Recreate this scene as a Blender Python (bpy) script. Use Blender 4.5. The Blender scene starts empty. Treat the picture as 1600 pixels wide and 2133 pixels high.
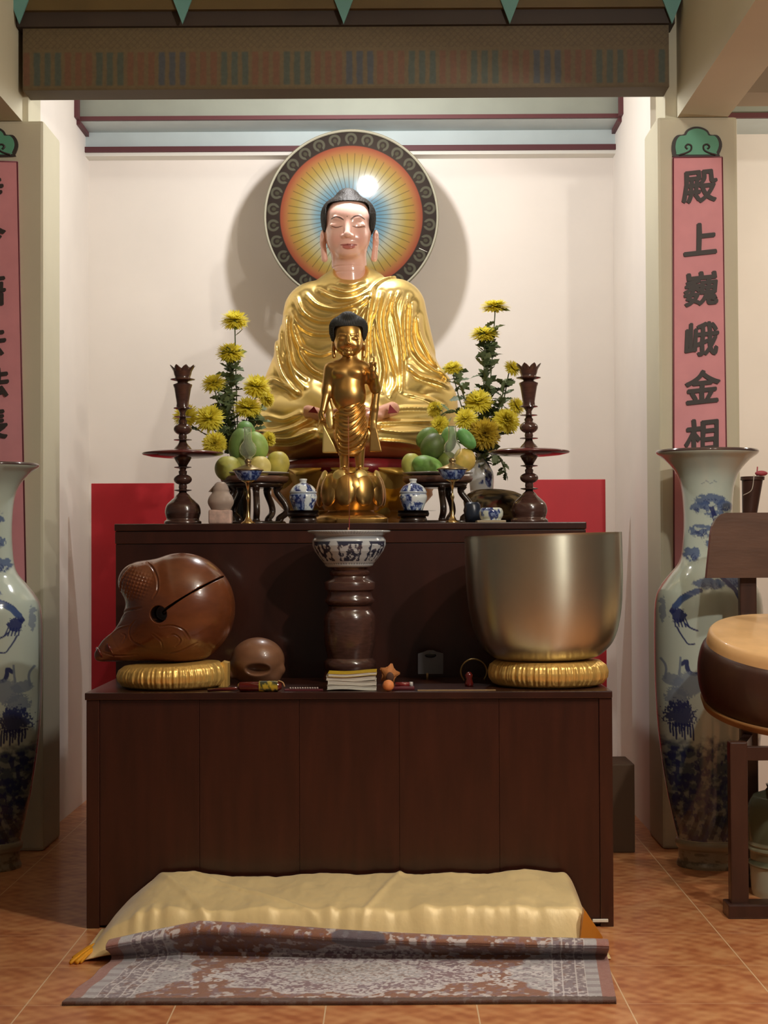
import bpy, bmesh, math, random
import numpy as np
from mathutils import Matrix, Vector, Euler, Quaternion
try:
    import openvdb
except Exception:
    openvdb = None
random.seed(7)
R = math.radians
scene = bpy.context.scene
COL = scene.collection

# ------------------------------------------------------------------ camera
F_PX, W_PX, H_PX = 3455.0, 1600.0, 2133.0
CAM_LOC = Vector((0.0, 0.0, 1.45))
PITCH, YAW, ROLL = R(1.24), R(0.25), R(-0.25)
cam_rot = Euler((R(90) + PITCH, 0, YAW), 'XYZ').to_matrix() @ Matrix.Rotation(ROLL, 3, 'Z')
cd = bpy.data.cameras.new('camera'); cam = bpy.data.objects.new('camera', cd); COL.objects.link(cam)
cam.location = CAM_LOC; cam.rotation_euler = cam_rot.to_euler('XYZ')
cd.sensor_fit = 'HORIZONTAL'; cd.sensor_width = 36.0; cd.lens = 36.0 * F_PX / W_PX
cd.clip_start = 0.05; cd.clip_end = 100
scene.camera = cam

# ------------------------------------------------------------------ light and exposure
scene.view_settings.view_transform = 'Standard'
try: scene.view_settings.look = 'None'
except Exception: pass
scene.view_settings.gamma = 1.0
scene.view_settings.use_curve_mapping = False
scene.view_settings.exposure = 0.0
wd = bpy.data.worlds.new('world'); scene.world = wd; wd.use_nodes = True
wd.node_tree.nodes['Background'].inputs[0].default_value = (1.0, 0.90, 0.76, 1)
wd.node_tree.nodes['Background'].inputs[1].default_value = 0.07
def light(name, kind, loc, energy, color=(1, 1, 1), size=0.1, rot=None, sy=None):
    l = bpy.data.lights.new(name, kind); l.energy = energy; l.color = color
    if kind == 'AREA':
        l.size = size
        if sy: l.shape = 'RECTANGLE'; l.size_y = sy
    else:
        l.shadow_soft_size = size
    o = bpy.data.objects.new(name, l); COL.objects.link(o); o.location = loc
    if rot: o.rotation_euler = rot
    return o
light('niche_lamp', 'POINT', (-0.14, 8.22, 3.70), 82, (1.0, 0.975, 0.965), 0.045)
light('side_bay_lamp', 'POINT', (3.0, 8.3, 3.3), 60, (1.0, 0.90, 0.74), 0.05)
light('hall_lamp_right', 'POINT', (1.95, 3.7, 3.4), 185, (1.0, 0.93, 0.83), 0.05)
light('hall_lamp_left', 'POINT', (1.25, 4.5, 3.7), 100, (1.0, 0.93, 0.83), 0.05)

# ------------------------------------------------------------------ helpers
def P(px, py, Y):
    d = cam_rot @ Vector(((px - W_PX / 2) / F_PX, -(py - H_PX / 2) / F_PX, -1.0))
    t = (Y - CAM_LOC.y) / d.y
    return CAM_LOC + d * t
def PX(px, Y, py=1141): return P(px, py, Y).x
def PZ(py, Y, px=800): return P(px, py, Y).z
def hx(s, a=None):
    s = s.lstrip('#'); v = [int(s[i:i+2], 16) / 255 for i in (0, 2, 4)]
    return tuple(x / 12.92 if x <= 0.04045 else ((x + 0.055) / 1.055) ** 2.4 for x in v)
def c4(c): return (c[0], c[1], c[2], 1.0)

def mat(name, col, rough=0.5, metal=0.0, coat=0.0, bump=0.0, bscale=40, var=0.0, vscale=6, attr=False, stretch=None, trans=0.0, spec=None, sheen=0.0, alpha=None, ior=None, croughness=0.08):
    m = bpy.data.materials.new(name); m.use_nodes = True
    nt = m.node_tree; b = nt.nodes['Principled BSDF']
    b.inputs['Roughness'].default_value = rough; b.inputs['Metallic'].default_value = metal
    b.inputs['Base Color'].default_value = c4(col)
    if coat: b.inputs['Coat Weight'].default_value = coat; b.inputs['Coat Roughness'].default_value = croughness
    if trans: b.inputs['Transmission Weight'].default_value = trans
    if spec is not None: b.inputs['Specular IOR Level'].default_value = spec
    if sheen: b.inputs['Sheen Weight'].default_value = sheen
    if ior: b.inputs['IOR'].default_value = ior
    tc = nt.nodes.new('ShaderNodeTexCoord'); mp = nt.nodes.new('ShaderNodeMapping')
    nt.links.new(tc.outputs['Object'], mp.inputs['Vector'])
    if stretch: mp.inputs['Scale'].default_value = stretch
    src = None
    if attr:
        at = nt.nodes.new('ShaderNodeAttribute'); at.attribute_name = 'Col'; src = at.outputs['Color']
    if var:
        n = nt.nodes.new('ShaderNodeTexNoise'); n.inputs['Scale'].default_value = vscale; n.inputs['Detail'].default_value = 5
        nt.links.new(mp.outputs[0], n.inputs['Vector'])
        mr = nt.nodes.new('ShaderNodeMapRange'); mr.inputs[1].default_value = 0.3; mr.inputs[2].default_value = 0.7
        mr.inputs[3].default_value = 1 - var; mr.inputs[4].default_value = 1 + var
        nt.links.new(n.outputs[0], mr.inputs[0])
        mx = nt.nodes.new('ShaderNodeVectorMath'); mx.operation = 'SCALE'
        if src: nt.links.new(src, mx.inputs[0])
        else: mx.inputs[0].default_value = col[:3]
        nt.links.new(mr.outputs[0], mx.inputs['Scale']); src = mx.outputs[0]
    if src: nt.links.new(src, b.inputs['Base Color'])
    if bump:
        n2 = nt.nodes.new('ShaderNodeTexNoise'); n2.inputs['Scale'].default_value = bscale; n2.inputs['Detail'].default_value = 4
        nt.links.new(mp.outputs[0], n2.inputs['Vector'])
        bp = nt.nodes.new('ShaderNodeBump'); bp.inputs['Strength'].default_value = bump; bp.inputs['Distance'].default_value = 0.01
        nt.links.new(n2.outputs[0], bp.inputs['Height']); nt.links.new(bp.outputs[0], b.inputs['Normal'])
    return m

ORG = {}
def tag(o, label=None, cat=None, group=None, kind=None):
    if label: o['label'] = label
    if cat: o['category'] = cat
    if group: o['group'] = group
    if kind: o['kind'] = kind
    return o
def thing(name, label, cat, loc, group=None):
    o = bpy.data.objects.new(name, None); COL.objects.link(o); o.location = loc
    o.empty_display_size = 0.05; ORG[o] = Vector(loc)
    return tag(o, label, cat, group)
def mk(name, g, m, parent=None, origin=None, smooth=True, colors=None, label=None, cat=None, group=None, kind=None, sharp=None):
    V, Fc = g
    V = np.asarray(V, dtype=np.float64).reshape(-1, 3)
    if parent is not None:
        org = ORG[parent]
    elif origin is not None: org = Vector(origin)
    else:
        org = Vector((float((V[:,0].min()+V[:,0].max())/2), float((V[:,1].min()+V[:,1].max())/2), float(V[:,2].min())))
    me = bpy.data.meshes.new(name)
    me.from_pydata((V - np.array(org)).tolist(), [], [tuple(f) for f in Fc]); me.update()
    if colors is not None:
        ca = me.color_attributes.new('Col', 'FLOAT_COLOR', 'POINT')
        cc = np.ones((len(V), 4), dtype=np.float32); cc[:, :3] = colors
        ca.data.foreach_set('color', cc.ravel())
    if smooth:
        me.polygons.foreach_set('use_smooth', [True] * len(me.polygons))
        if sharp is not None:
            me.set_sharp_from_angle(angle=R(sharp))
    if m: me.materials.append(m)
    o = bpy.data.objects.new(name, me); COL.objects.link(o)
    if parent is not None:
        o.parent = parent; ORG[o] = ORG[parent]
    else: o.location = org; ORG[o] = org
    tag(o, label, cat, group, kind)
    return o
def fixn(o):
    bm = bmesh.new(); bm.from_mesh(o.data); bmesh.ops.recalc_face_normals(bm, faces=bm.faces); bm.to_mesh(o.data); bm.free()
    return o
def copy_tree(root, loc, label=None, group=None):
    r = root.copy(); COL.objects.link(r); r.location = loc; ORG[r] = Vector(loc)
    if label: r['label'] = label
    if group: r['group'] = group
    def rec(src, dst):
        for ch in list(src.children):
            c = ch.copy(); COL.objects.link(c); c.parent = dst
            rec(ch, c)
    rec(root, r)
    return r

class G:
    def __init__(s): s.V = []; s.F = []
    def __iter__(s): return iter((s.V, s.F))
    def add(s, V, Fc):
        n = len(s.V); s.V += [tuple(v) for v in V]; s.F += [tuple(i + n for i in f) for f in Fc]; return s
    def xf(s, M):
        s.V = [tuple(M @ Vector(v)) for v in s.V]; return s
    def mv(s, x, y, z): s.V = [(a + x, b + y, c + z) for a, b, c in s.V]; return s
    def box(s, x0, x1, y0, y1, z0, z1, bev=0.0):
        bm = bmesh.new(); bmesh.ops.create_cube(bm, size=1)
        for v in bm.verts:
            v.co = Vector(((x0 + x1) / 2 + v.co.x * (x1 - x0), (y0 + y1) / 2 + v.co.y * (y1 - y0), (z0 + z1) / 2 + v.co.z * (z1 - z0)))
        if bev: bmesh.ops.bevel(bm, geom=bm.edges[:], offset=bev, segments=2, profile=0.6, affect='EDGES')
        bm.verts.index_update()
        s.add([v.co[:] for v in bm.verts], [[v.index for v in f.verts] for f in bm.faces]); bm.free(); return s
    def lathe(s, prof, c=(0, 0, 0), n=48, rfn=None):
        rings = []; V = []; Fc = []
        for (r, z) in prof:
            if r <= 1e-6: rings.append([len(V)]); V.append((c[0], c[1], c[2] + z))
            else:
                ids = []
                for i in range(n):
                    a = 2 * math.pi * i / n; rr = r * (rfn(a, z) if rfn else 1)
                    ids.append(len(V)); V.append((c[0] + rr * math.cos(a), c[1] + rr * math.sin(a), c[2] + z))
                rings.append(ids)
        for A, B in zip(rings[:-1], rings[1:]):
            for i in range(n):
                j = (i + 1) % n
                if len(A) == 1 and len(B) == 1: continue
                if len(A) == 1: Fc.append((A[0], B[i], B[j]))
                elif len(B) == 1: Fc.append((A[i], B[0], A[j]))
                else: Fc.append((A[i], B[i], B[j], A[j]))
        if len(rings[0]) > 1: Fc.append(tuple(rings[0]))
        if len(rings[-1]) > 1: Fc.append(tuple(reversed(rings[-1])))
        return s.add(V, [tuple(reversed(f)) for f in Fc])
    def tube(s, pts, rad, n=10, flat=1.0):
        pts = [Vector(p) for p in pts]
        if not hasattr(rad, '__len__'): rad = [rad] * len(pts)
        V = []; Fc = []; up = Vector((0, 0, 1)); prev = None
        for k, p in enumerate(pts):
            t = (pts[min(k + 1, len(pts) - 1)] - pts[max(k - 1, 0)]).normalized()
            if prev is None:
                a = t.cross(up if abs(t.z) < 0.9 else Vector((1, 0, 0))).normalized()
            else:
                a = (prev - t * prev.dot(t)).normalized()
            prev = a; b = t.cross(a)
            for i in range(n):
                an = 2 * math.pi * i / n
                V.append(p + (a * math.cos(an) + b * math.sin(an) * flat) * rad[k])
        for k in range(len(pts) - 1):
            for i in range(n):
                j = (i + 1) % n; Fc.append((k*n+i, k*n+j, (k+1)*n+j, (k+1)*n+i))
        Fc.append(tuple(reversed(range(n)))); Fc.append(tuple((len(pts)-1)*n + i for i in range(n)))
        return s.add(V, Fc)
    def ball(s, c, r, n=24, m=14):
        if not hasattr(r, '__len__'): r = (r, r, r)
        prof = [(math.sin(math.pi * k / m), -math.cos(math.pi * k / m)) for k in range(m + 1)]
        prof[0] = (0, -1); prof[-1] = (0, 1)
        g = G().lathe(prof, n=n)
        return s.add([(c[0] + v[0]*r[0], c[1] + v[1]*r[1], c[2] + v[2]*r[2]) for v in g.V], g.F)
    def prism(s, pts2, y0, y1):   # outline in xz, extruded along y
        n = len(pts2)
        V = [(x, y0, z) for x, z in pts2] + [(x, y1, z) for x, z in pts2]
        Fc = [tuple(range(n)), tuple(reversed(range(n, 2*n)))] + [(i, i + n, (i+1) % n + n, (i+1) % n) for i in range(n)]
        return s.add(V, Fc)
def bez(pts, n=24):
    pts = [Vector(p) for p in pts]; out = []   # catmull-rom
    q = [pts[0]*2 - pts[1]] + pts + [pts[-1]*2 - pts[-2]]
    seg = len(pts) - 1; per = max(2, n // seg)
    for i in range(seg):
        p0, p1, p2, p3 = q[i], q[i+1], q[i+2], q[i+3]
        for k in range(per):
            t = k / per
            out.append(0.5 * ((p1*2) + (p2-p0)*t + (p0*2 - p1*5 + p2*4 - p3)*t*t + (p1*3 - p0 - p2*3 + p3)*t**3))
    out.append(pts[-1]); return out

# ---- numpy noise, strokes
def _h(ix, iy, iz, s):
    n = (ix * 374761393 + iy * 668265263 + iz * 2147483647 + s * 974711) & 0xffffffff
    n = ((n ^ (n >> 13)) * 1274126177) & 0xffffffff
    return ((n ^ (n >> 16)) & 0xffff) / 65535.0
def vnoise(x, y, z, seed=0):
    x, y, z = np.broadcast_arrays(np.asarray(x, float), np.asarray(y, float), np.asarray(z, float))
    ix, iy, iz = np.floor(x).astype(np.int64), np.floor(y).astype(np.int64), np.floor(z).astype(np.int64)
    fx, fy, fz = x - ix, y - iy, z - iz
    fx, fy, fz = [f*f*(3-2*f) for f in (fx, fy, fz)]
    r = 0
    for a in (0, 1):
        for b in (0, 1):
            for c in (0, 1):
                w = (fx if a else 1-fx) * (fy if b else 1-fy) * (fz if c else 1-fz)
                r = r + w * _h(ix+a, iy+b, iz+c, seed)
    return r
def fbm(x, y, z=0, seed=0, o=4):
    r = 0; a = 0.5
    for k in range(o):
        r = r + a * vnoise(np.asarray(x)*2**k, np.asarray(y)*2**k, np.asarray(z)*2**k, seed+k); a *= 0.5
    return r / (1 - 0.5**o)
def sst(a, b, x): t = np.clip((x - a) / (b - a), 0, 1); return t*t*(3-2*t)
def pdist(u, v, pts):
    d = np.full(np.shape(u), 1e9)
    for (ax, ay), (bx, by) in zip(pts[:-1], pts[1:]):
        vx, vy = bx-ax, by-ay; L = vx*vx + vy*vy + 1e-9
        t = np.clip(((u-ax)*vx + (v-ay)*vy) / L, 0, 1)
        d = np.minimum(d, np.hypot(u-ax-t*vx, v-ay-t*vy))
    return d
def crv(pts, n=16): return [(p.x, p.y) for p in bez([(a, b, 0) for a, b in pts], n)]
def mixc(C, col, m): return C*(1-m[:, None]) + np.array(col)[None]*m[:, None]

# ---- sdf sculpting in photo-pixel units at a plane
def s_ell(g, c, r):
    x, y, z = [(a - b) for a, b in zip(g, c)]
    k0 = np.sqrt((x/r[0])**2 + (y/r[1])**2 + (z/r[2])**2) + 1e-6
    k1 = np.sqrt((x/r[0]**2)**2 + (y/r[1]**2)**2 + (z/r[2]**2)**2) + 1e-6
    return k0*(k0-1)/k1
def s_cap(g, a, b, ra, rb, fy=1.0):
    a = np.array(a, float); b = np.array(b, float); ba = b-a
    x, y, z = g[0]-a[0], g[1]-a[1], g[2]-a[2]
    h = np.clip((x*ba[0] + y*ba[1] + z*ba[2]) / (ba@ba), 0, 1)
    return np.sqrt((x-h*ba[0])**2 + ((y-h*ba[1])/fy)**2 + (z-h*ba[2])**2) - (ra + (rb-ra)*h)
def smin(a, b, k):
    h = np.clip(0.5 + 0.5*(b-a)/k, 0, 1)
    return b*(1-h) + a*h - k*h*(1-h)
def smax(a, b, k): return -smin(-a, -b, k)
def grid(b, st):
    ax = [np.arange(b[2*i], b[2*i+1] + st, st, dtype=np.float32) for i in range(3)]
    return (ax[0][:, None, None], ax[1][None, :, None], ax[2][None, None, :])
def extract(D, b, st):
    D = np.broadcast_to(D, D.shape).astype(np.float32)
    # close the box
    D = D.copy(); D[0] = D[-1] = 1; D[:, 0] = D[:, -1] = 1; D[:, :, 0] = D[:, :, -1] = 1
    D = np.clip(D, -3*st, 3*st)
    gr = openvdb.FloatGrid(3*st); gr.copyFromArray(D)
    pts, quads = gr.convertToQuads(0.0)
    V = np.array(pts, dtype=np.float64)*st + np.array([b[0], b[2], b[4]])
    Q = np.array(quads, dtype=np.int64)
    a, bb, c = V[Q[:, 0]], V[Q[:, 1]], V[Q[:, 2]]; d = V[Q[:, 3]]
    vol = (np.einsum('ij,ij->i', a, np.cross(bb, c)) + np.einsum('ij,ij->i', a, np.cross(c, d))).sum()
    if vol < 0: Q = Q[:, ::-1]
    return V, Q
def place(V, cx, cy, Y0):
    k = Y0 / F_PX; o = P(cx, cy, Y0)
    W = np.empty_like(V)
    W[:, 0] = o.x + (V[:, 0]-cx)*k; W[:, 1] = Y0 + V[:, 1]*k; W[:, 2] = o.z + (V[:, 2]+cy)*k
    return W

# ------------------------------------------------------------------ materials
def wood(name, col, rough=0.28, coat=0.5, var=0.35, stretch=(1, 1, 1), vscale=5, bump=0.05):
    return mat(name, col, rough, coat=coat, var=var, vscale=vscale, bump=bump, bscale=30, stretch=stretch)
M_wall = mat('cream_plaster', hx('e8e1d9'), 0.75, var=0.05, vscale=1.3, bump=0.05, bscale=12)
M_pillar = mat('olive_cream_paint', hx('c9c3ab'), 0.7, var=0.05, vscale=1.5)
M_beam = mat('painted_beam', (1, 1, 1), 0.6, attr=True, var=0.12, vscale=60)
M_blue = mat('pale_blue_plaster', hx('bcc8c8'), 0.7, var=0.04)
M_sage = mat('sage_plaster', hx('90958a'), 0.7, var=0.05)
M_maroon = mat('maroon_trim', hx('5c3034'), 0.6)
M_white = mat('white_trim', hx('e6e4da'), 0.6)
M_altar = wood('dark_altar_wood', hx('3b1a10'), 0.32, 0.3, 0.25, (3, 3, 0.35), 7)
M_altar2 = wood('dark_red_altar_wood', hx('33150d'), 0.34, 0.25, 0.3, (2, 3, 0.5), 5)
M_turned = wood('turned_rosewood', hx('4d332c'), 0.22, 0.6, 0.2, (1, 1, 4), 30)
M_darkwood = wood('blackened_wood', hx('2f1f17'), 0.3, 0.4, 0.3, (1, 1, 3), 20)
M_red = mat('red_painted_board', hx('bd1f2c'), 0.5, var=0.1, vscale=3)
M_gold = mat('statue_gold', (0.88, 0.66, 0.25), 0.36, metal=0.82, bump=0.015, bscale=22)
M_gold2 = mat('bronze_gold', (0.60, 0.35, 0.11), 0.30, metal=0.95, bump=0.05, bscale=30)
M_lotus = mat('lotus_gold', (0.80, 0.54, 0.14), 0.36, metal=0.6, bump=0.05, bscale=30)
M_orange = mat('orange_lacquer', hx('d8901c'), 0.4, metal=0.0, var=0.2, vscale=8)
M_attr_gloss = mat('painted_glaze', (1, 1, 1), 0.12, attr=True, coat=0.6)
M_attr_skin = mat('painted_face', (1, 1, 1), 0.22, attr=True, coat=0.5)
M_attr_satin = mat('painted_satin', (1, 1, 1), 0.3, attr=True, coat=0.3)
M_attr_matte = mat('painted_matte', (1, 1, 1), 0.85, attr=True)
M_hair = mat('dark_hair_paint', hx('1f1b18'), 0.6, bump=0.4, bscale=120, spec=0.2)
M_brass = mat('brass', (0.70, 0.50, 0.22), 0.22, metal=1.0)
M_glass = mat('clear_glass', (0.90, 0.93, 0.88), 0.05, trans=0.92, ior=1.15)

# ================================================================== SETTING
ZC = 4.6
XL, XR = -1.77, PX(1283, 9.7)             # niche side walls
YB = 9.7
# floor
fm = mat('terracotta_tiles', hx('a8643c'), 0.32, coat=0.15)
nt = fm.node_tree; bs = nt.nodes['Principled BSDF']
def N(t, **k):
    n = nt.nodes.new(t)
    for a, b in k.items(): setattr(n, a, b)
    return n
def mth(op, a, b=None, c=None):
    n = N('ShaderNodeMath', operation=op)
    for i, v in enumerate((a, b, c)):
        if v is None: continue
        if isinstance(v, (int, float)): n.inputs[i].default_value = v
        else: nt.links.new(v, n.inputs[i])
    return n.outputs[0]
tc = N('ShaderNodeTexCoord'); sp = N('ShaderNodeSeparateXYZ'); nt.links.new(tc.outputs['Object'], sp.inputs[0])
S = 0.478
fx = mth('FRACT', mth('ADD', mth('DIVIDE', mth('SUBTRACT', sp.outputs[0], 0.264), S), 50))
fy = mth('FRACT', mth('ADD', mth('DIVIDE', mth('SUBTRACT', sp.outputs[1], 5.301), S), 50))
ex = mth('SUBTRACT', 0.5, mth('ABSOLUTE', mth('SUBTRACT', fx, 0.5)))
ey = mth('SUBTRACT', 0.5, mth('ABSOLUTE', mth('SUBTRACT', fy, 0.5)))
gx = mth('LESS_THAN', ex, 0.0045); gy = mth('LESS_THAN', ey, 0.0045)
grout = mth('MAXIMUM', gx, mth('MULTIPLY', gy, 0.55))
n1 = N('ShaderNodeTexNoise'); n1.inputs['Scale'].default_value = 9; n1.inputs['Detail'].default_value = 6; nt.links.new(tc.outputs['Object'], n1.inputs[0])
# pressed lattice inside each tile
lat = mth('MULTIPLY', mth('SINE', mth('MULTIPLY', fx, 37.7)), mth('SINE', mth('MULTIPLY', fy, 37.7)))
cx_ = mth('SUBTRACT', fx, 0.5); cy_ = mth('SUBTRACT', fy, 0.5)
rr = mth('SQRT', mth('ADD', mth('MULTIPLY', cx_, cx_), mth('MULTIPLY', cy_, cy_)))
ring = mth('SINE', mth('MULTIPLY', rr, 50))
pat = mth('ADD', mth('MULTIPLY', lat, 0.09), mth('MULTIPLY', ring, 0.05))
fac = mth('ADD', n1.outputs[0], pat)
cr = N('ShaderNodeValToRGB'); cr.color_ramp.elements[0].position = 0.3; cr.color_ramp.elements[0].color = c4(hx('b46a40'))
cr.color_ramp.elements[1].position = 0.72; cr.color_ramp.elements[1].color = c4(hx('dca06c'))
e = cr.color_ramp.elements.new(0.5); e.color = c4(hx('cb8656')); nt.links.new(fac, cr.inputs[0])
mxn = N('ShaderNodeMix', data_type='RGBA'); nt.links.new(grout, mxn.inputs['Factor']); nt.links.new(cr.outputs[0], mxn.inputs['A']); mxn.inputs['B'].default_value = c4(hx('e8c8a0'))
nt.links.new(mxn.outputs['Result'], bs.inputs['Base Color'])
mk('floor', G().box(-5, 6, -2, 10.2, -0.1, 0), fm, origin=(0, 0, 0), kind='structure', smooth=False)
# walls
mk('wall_back', G().box(-5, 6, YB, YB+0.2, 0, ZC), M_wall, kind='structure', smooth=False)
PLx = PX(91, 8.0, 700); PRx = PX(1372, 8.0, 700); PRx1 = PX(1540, 8.0, 700)   # pillar faces
mk('wall_left', G().box(XL-0.12, XL, 8.3, YB, 0, ZC), M_wall, kind='structure', smooth=False)
mk('wall_right', G().box(XR, XR+0.12, 8.3, YB, 0, ZC), M_wall, kind='structure', smooth=False)
ZP = PZ(247, 8.0)
wp = PRx1 - PRx
for nm, x0, x1 in (('wall_pillar_left', PLx-wp, PLx), ('wall_pillar_right', PRx, PRx1)):
    mk(nm, G().box(x0, x1, 8.0, 8.40, 0, ZP, 0.015), M_pillar, kind='structure', smooth=False)
# beam above the pillars and the two lengthwise beams
bx0, bx1 = PX(57, 8.0, 200), PX(1387, 8.0, 200)
mk('trim_beam_stub_left', G().box(bx0-0.30, bx0, 8.02, 8.3, ZP-0.02, ZC), M_pillar, kind='structure', smooth=False)
mk('trim_beam_stub_right', G().box(bx1, PRx1-0.05, 8.02, 8.3, ZP-0.02, ZC), M_pillar, kind='structure', smooth=False)
lx0, lx1 = PX(1412, 8.0, 245), PX(1517, 8.0, 245)
mk('trim_long_beam_right', G().box(lx0, lx1, -2, 8.02, ZP, ZC), M_pillar, kind='structure', smooth=False)
ly1 = PX(45, 8.0, 250)
mk('trim_long_beam_left', G().box(ly1-0.25, ly1, -2, 8.02, ZP, ZC), M_pillar, kind='structure', smooth=False)
# painted cross beam: gridded face with painted bands
ZB = PZ(184, 7.9)
def beam_face(x0, x1, seed):
    nx, nz = int((x1-x0)/0.004), 110
    zt = PZ(48, 7.9)
    xs = np.linspace(x0, x1, nx); zs = np.linspace(ZB, zt, nz)
    X, Z = np.meshgrid(xs, zs, indexing='ij'); V = np.stack([X.ravel(), np.full(X.size, 7.9), Z.ravel()], 1)
    ids = np.arange(nx*nz).reshape(nx, nz)
    Fq = np.stack([ids[:-1, :-1], ids[1:, :-1], ids[1:, 1:], ids[:-1, 1:]], -1).reshape(-1, 4)
    u = (V[:, 0]*F_PX/7.9 + 815); v = 184 - (V[:, 2]-ZB)*F_PX/7.9
    C = np.tile(np.array(hx('6a5a3c')), (len(V), 1))
    # lattice
    la = np.abs(((u+v*1.0)/14.0) % 1 - 0.5) < 0.10; lb = np.abs(((u-v*1.0)/14.0) % 1 - 0.5) < 0.10
    C = mixc(C, hx('54432e'), ((la | lb) & (v < 97) & (v > 55)).astype(float)*0.55)
    ph = ((u - 66) % 131) ; 
    wob = 2.0*(vnoise(u/9, v/12, 0, 3)-0.5)
    for base, colr in ((0, '2a4f50'), (65, '74402f')):
        for k in range(3):
            cxk = base + 10 + k*22
            m = (1-sst(5, 8, np.abs(ph-cxk+wob))) * (1-sst(33, 37, np.abs(v-140)))
            alt = np.floor((u-66)/131).astype(int) % 3
            colc = np.array(hx(colr))[None].repeat(len(V), 0)
            if base == 0: colc[alt == 1] = hx('2a4d4c'); colc[alt == 2] = hx('27445e')
            m = m*0.62
            C = C*(1-m[:, None]) + colc*m[:, None]
    C = mixc(C, hx('5f4c2c'), (v > 180).astype(float)*0.5)*0.72
    return (V, Fq), C
(gv, Cb) = beam_face(bx0, bx1, 1)
tb = fixn(mk('trim_painted_beam', G().box(bx0, bx1, 7.902, 8.077, ZB, ZC), mat('brown_beam_underside', hx('544630'), 0.7), kind='structure', smooth=False))
mk('painted_beam_face', gv, M_beam, parent=tb, colors=Cb)
# darker course and mustard course with hanging points (nearer, wider)
zt0 = PZ(50, 7.86); zt1 = PZ(20, 7.86)
M_dkbrown = mat('dark_brown_paint', hx('31241b'), 0.6, var=0.1)
M_mustard = mat('mustard_paint', hx('574520'), 0.6, var=0.1)
M_teal = mat('teal_paint', hx('5f918c'), 0.6)
ub0, ub1 = PX(34, 7.86, 40), PX(1407, 7.86, 40)
mk('trim_beam_course', G().box(ub0, ub1, 7.87, 8.07, zt0, zt1), M_dkbrown, kind='structure', smooth=False)
mk('trim_upper_beam', G().box(ub0, ub1, 7.84, 8.07, zt1, ZC), M_mustard, kind='structure', smooth=False)
for cxp in (40, 380, 716, 1062, 1400):
    a, b, c = P(cxp-29, -25, 7.83), P(cxp+29, -25, 7.83), P(cxp, 50, 7.83)
    g = G().prism([(c.x, c.z), (b.x, b.z), (b.x, b.z+0.5), (a.x, a.z+0.5), (a.x, a.z)], 7.825, 7.838)
    tag(fixn(mk('painted_pendant', g, M_teal, smooth=False)), 'teal triangular pendant on the dark cross beam, ' + {40: 'cut by the left end of the beam', 380: 'second from the left', 716: 'in the middle above the halo', 1062: 'to the right of the halo', 1400: 'at the right end by the pillar'}[cxp], 'ornament', 'teal pendants along the cross beam')
# side-bay beam to the right
mk('trim_side_beam', G().box(lx1, 6, 7.95, 8.2, PZ(197, 7.95), ZC), mat('brown_beam', hx('84715a'), 0.6), kind='structure', smooth=False)
# stepped cornice on the back wall
za, zb_, zc_ = PZ(322, 9.6), PZ(316, 9.6), PZ(305, 9.6)
def cornice(x0, x1, y_, zlist, n):
    for (z0, z1, mm, yy) in zlist:
        y_b = YB
        if yy == 'F': yy, y_b = 9.32, 9.345
        mk('trim_%d' % n[0], G().box(x0, x1, yy, y_b, z0, z1), mm, kind='structure', smooth=False); n[0] += 1
cnt = [1]
xa0, xa1 = XL, XR
cornice(xa0, xa1, 9.6, [(PZ(323, 9.6), PZ(316, 9.6), M_white, 9.59), (PZ(316, 9.6), PZ(305, 9.6), M_maroon, 9.57), (PZ(305, 9.6), ZC, M_blue, 9.60)], cnt)
cornice(xa0, xa1, 9.2, [(PZ(247, 9.32), PZ(239, 9.32), M_maroon, 'F'), (PZ(247, 9.32), PZ(247, 9.32)+0.02, M_blue, 9.34), (PZ(247, 9.32)+0.02, ZC, M_sage, 9.34)], cnt)
cornice(XR+0.12, 6, 9.2, [(PZ(249, 9.32), PZ(239, 9.32), M_maroon, 'F'), (PZ(249, 9.32), PZ(249, 9.32)+0.02, M_blue, 9.34), (PZ(249, 9.32)+0.02, ZC, M_sage, 9.34)], cnt)
# maroon stepped edge where the cornice meets the side walls
for sx, wx in ((1, XL), (-1, XR)):
    g = G()
    for (y0, y1, z0, z1) in ((9.25, 9.32, PZ(247, 9.32)-0.0, PZ(190, 9.32)), (9.32, 9.6, PZ(256, 9.32), PZ(244, 9.32))):
        xa, xb = (wx, wx+0.02) if sx > 0 else (wx-0.02, wx)
        g.box(xa, xb, y0, y1, z0, z1)
    mk('trim_%d' % cnt[0], g, M_maroon, kind='structure', smooth=False); cnt[0] += 1
mk('ceiling', G().box(-5, 6, -2, 10, ZC, ZC+0.1), mat('ceiling_paint', hx('cfc8b4'), 0.8), kind='structure', smooth=False)

# ================================================================== ALTARS
YL = 6.36
la0, la1 = PX(179, YL, 1600), PX(1277, YL, 1600)
ZL = PZ(1441, YL)
YU = 7.08
ua0, ua1 = PX(238, YU, 1100), PX(1222, YU, 1100)
ZU = PZ(1089, YU)
YLB = YU - 0.01
t = thing('lower_altar_table', 'long dark brown wooden altar table in front, bearing the singing bowl and wooden fish', 'table', ((la0+la1)/2, YL+0.35, 0))
mk('body', G().box(la0+0.02, la1-0.012, YL+0.03, YLB-0.01, 0.012, ZL-0.03), M_altar, t, smooth=False)
mk('top_board', G().box(la0-0.005, la1, YL, YLB, ZL-0.028, ZL, 0.004), M_altar2, t, smooth=False)
npn = 5; w = (la1-0.05-la0-0.05)/npn
for i in range(npn):
    x0 = la0+0.05+i*w
    mk('front_panel', G().box(x0+0.0006, x0+w-0.0006, YL+0.016, YL+0.035, 0.01, ZL-0.03, 0.001), M_altar, t, smooth=False)
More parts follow.
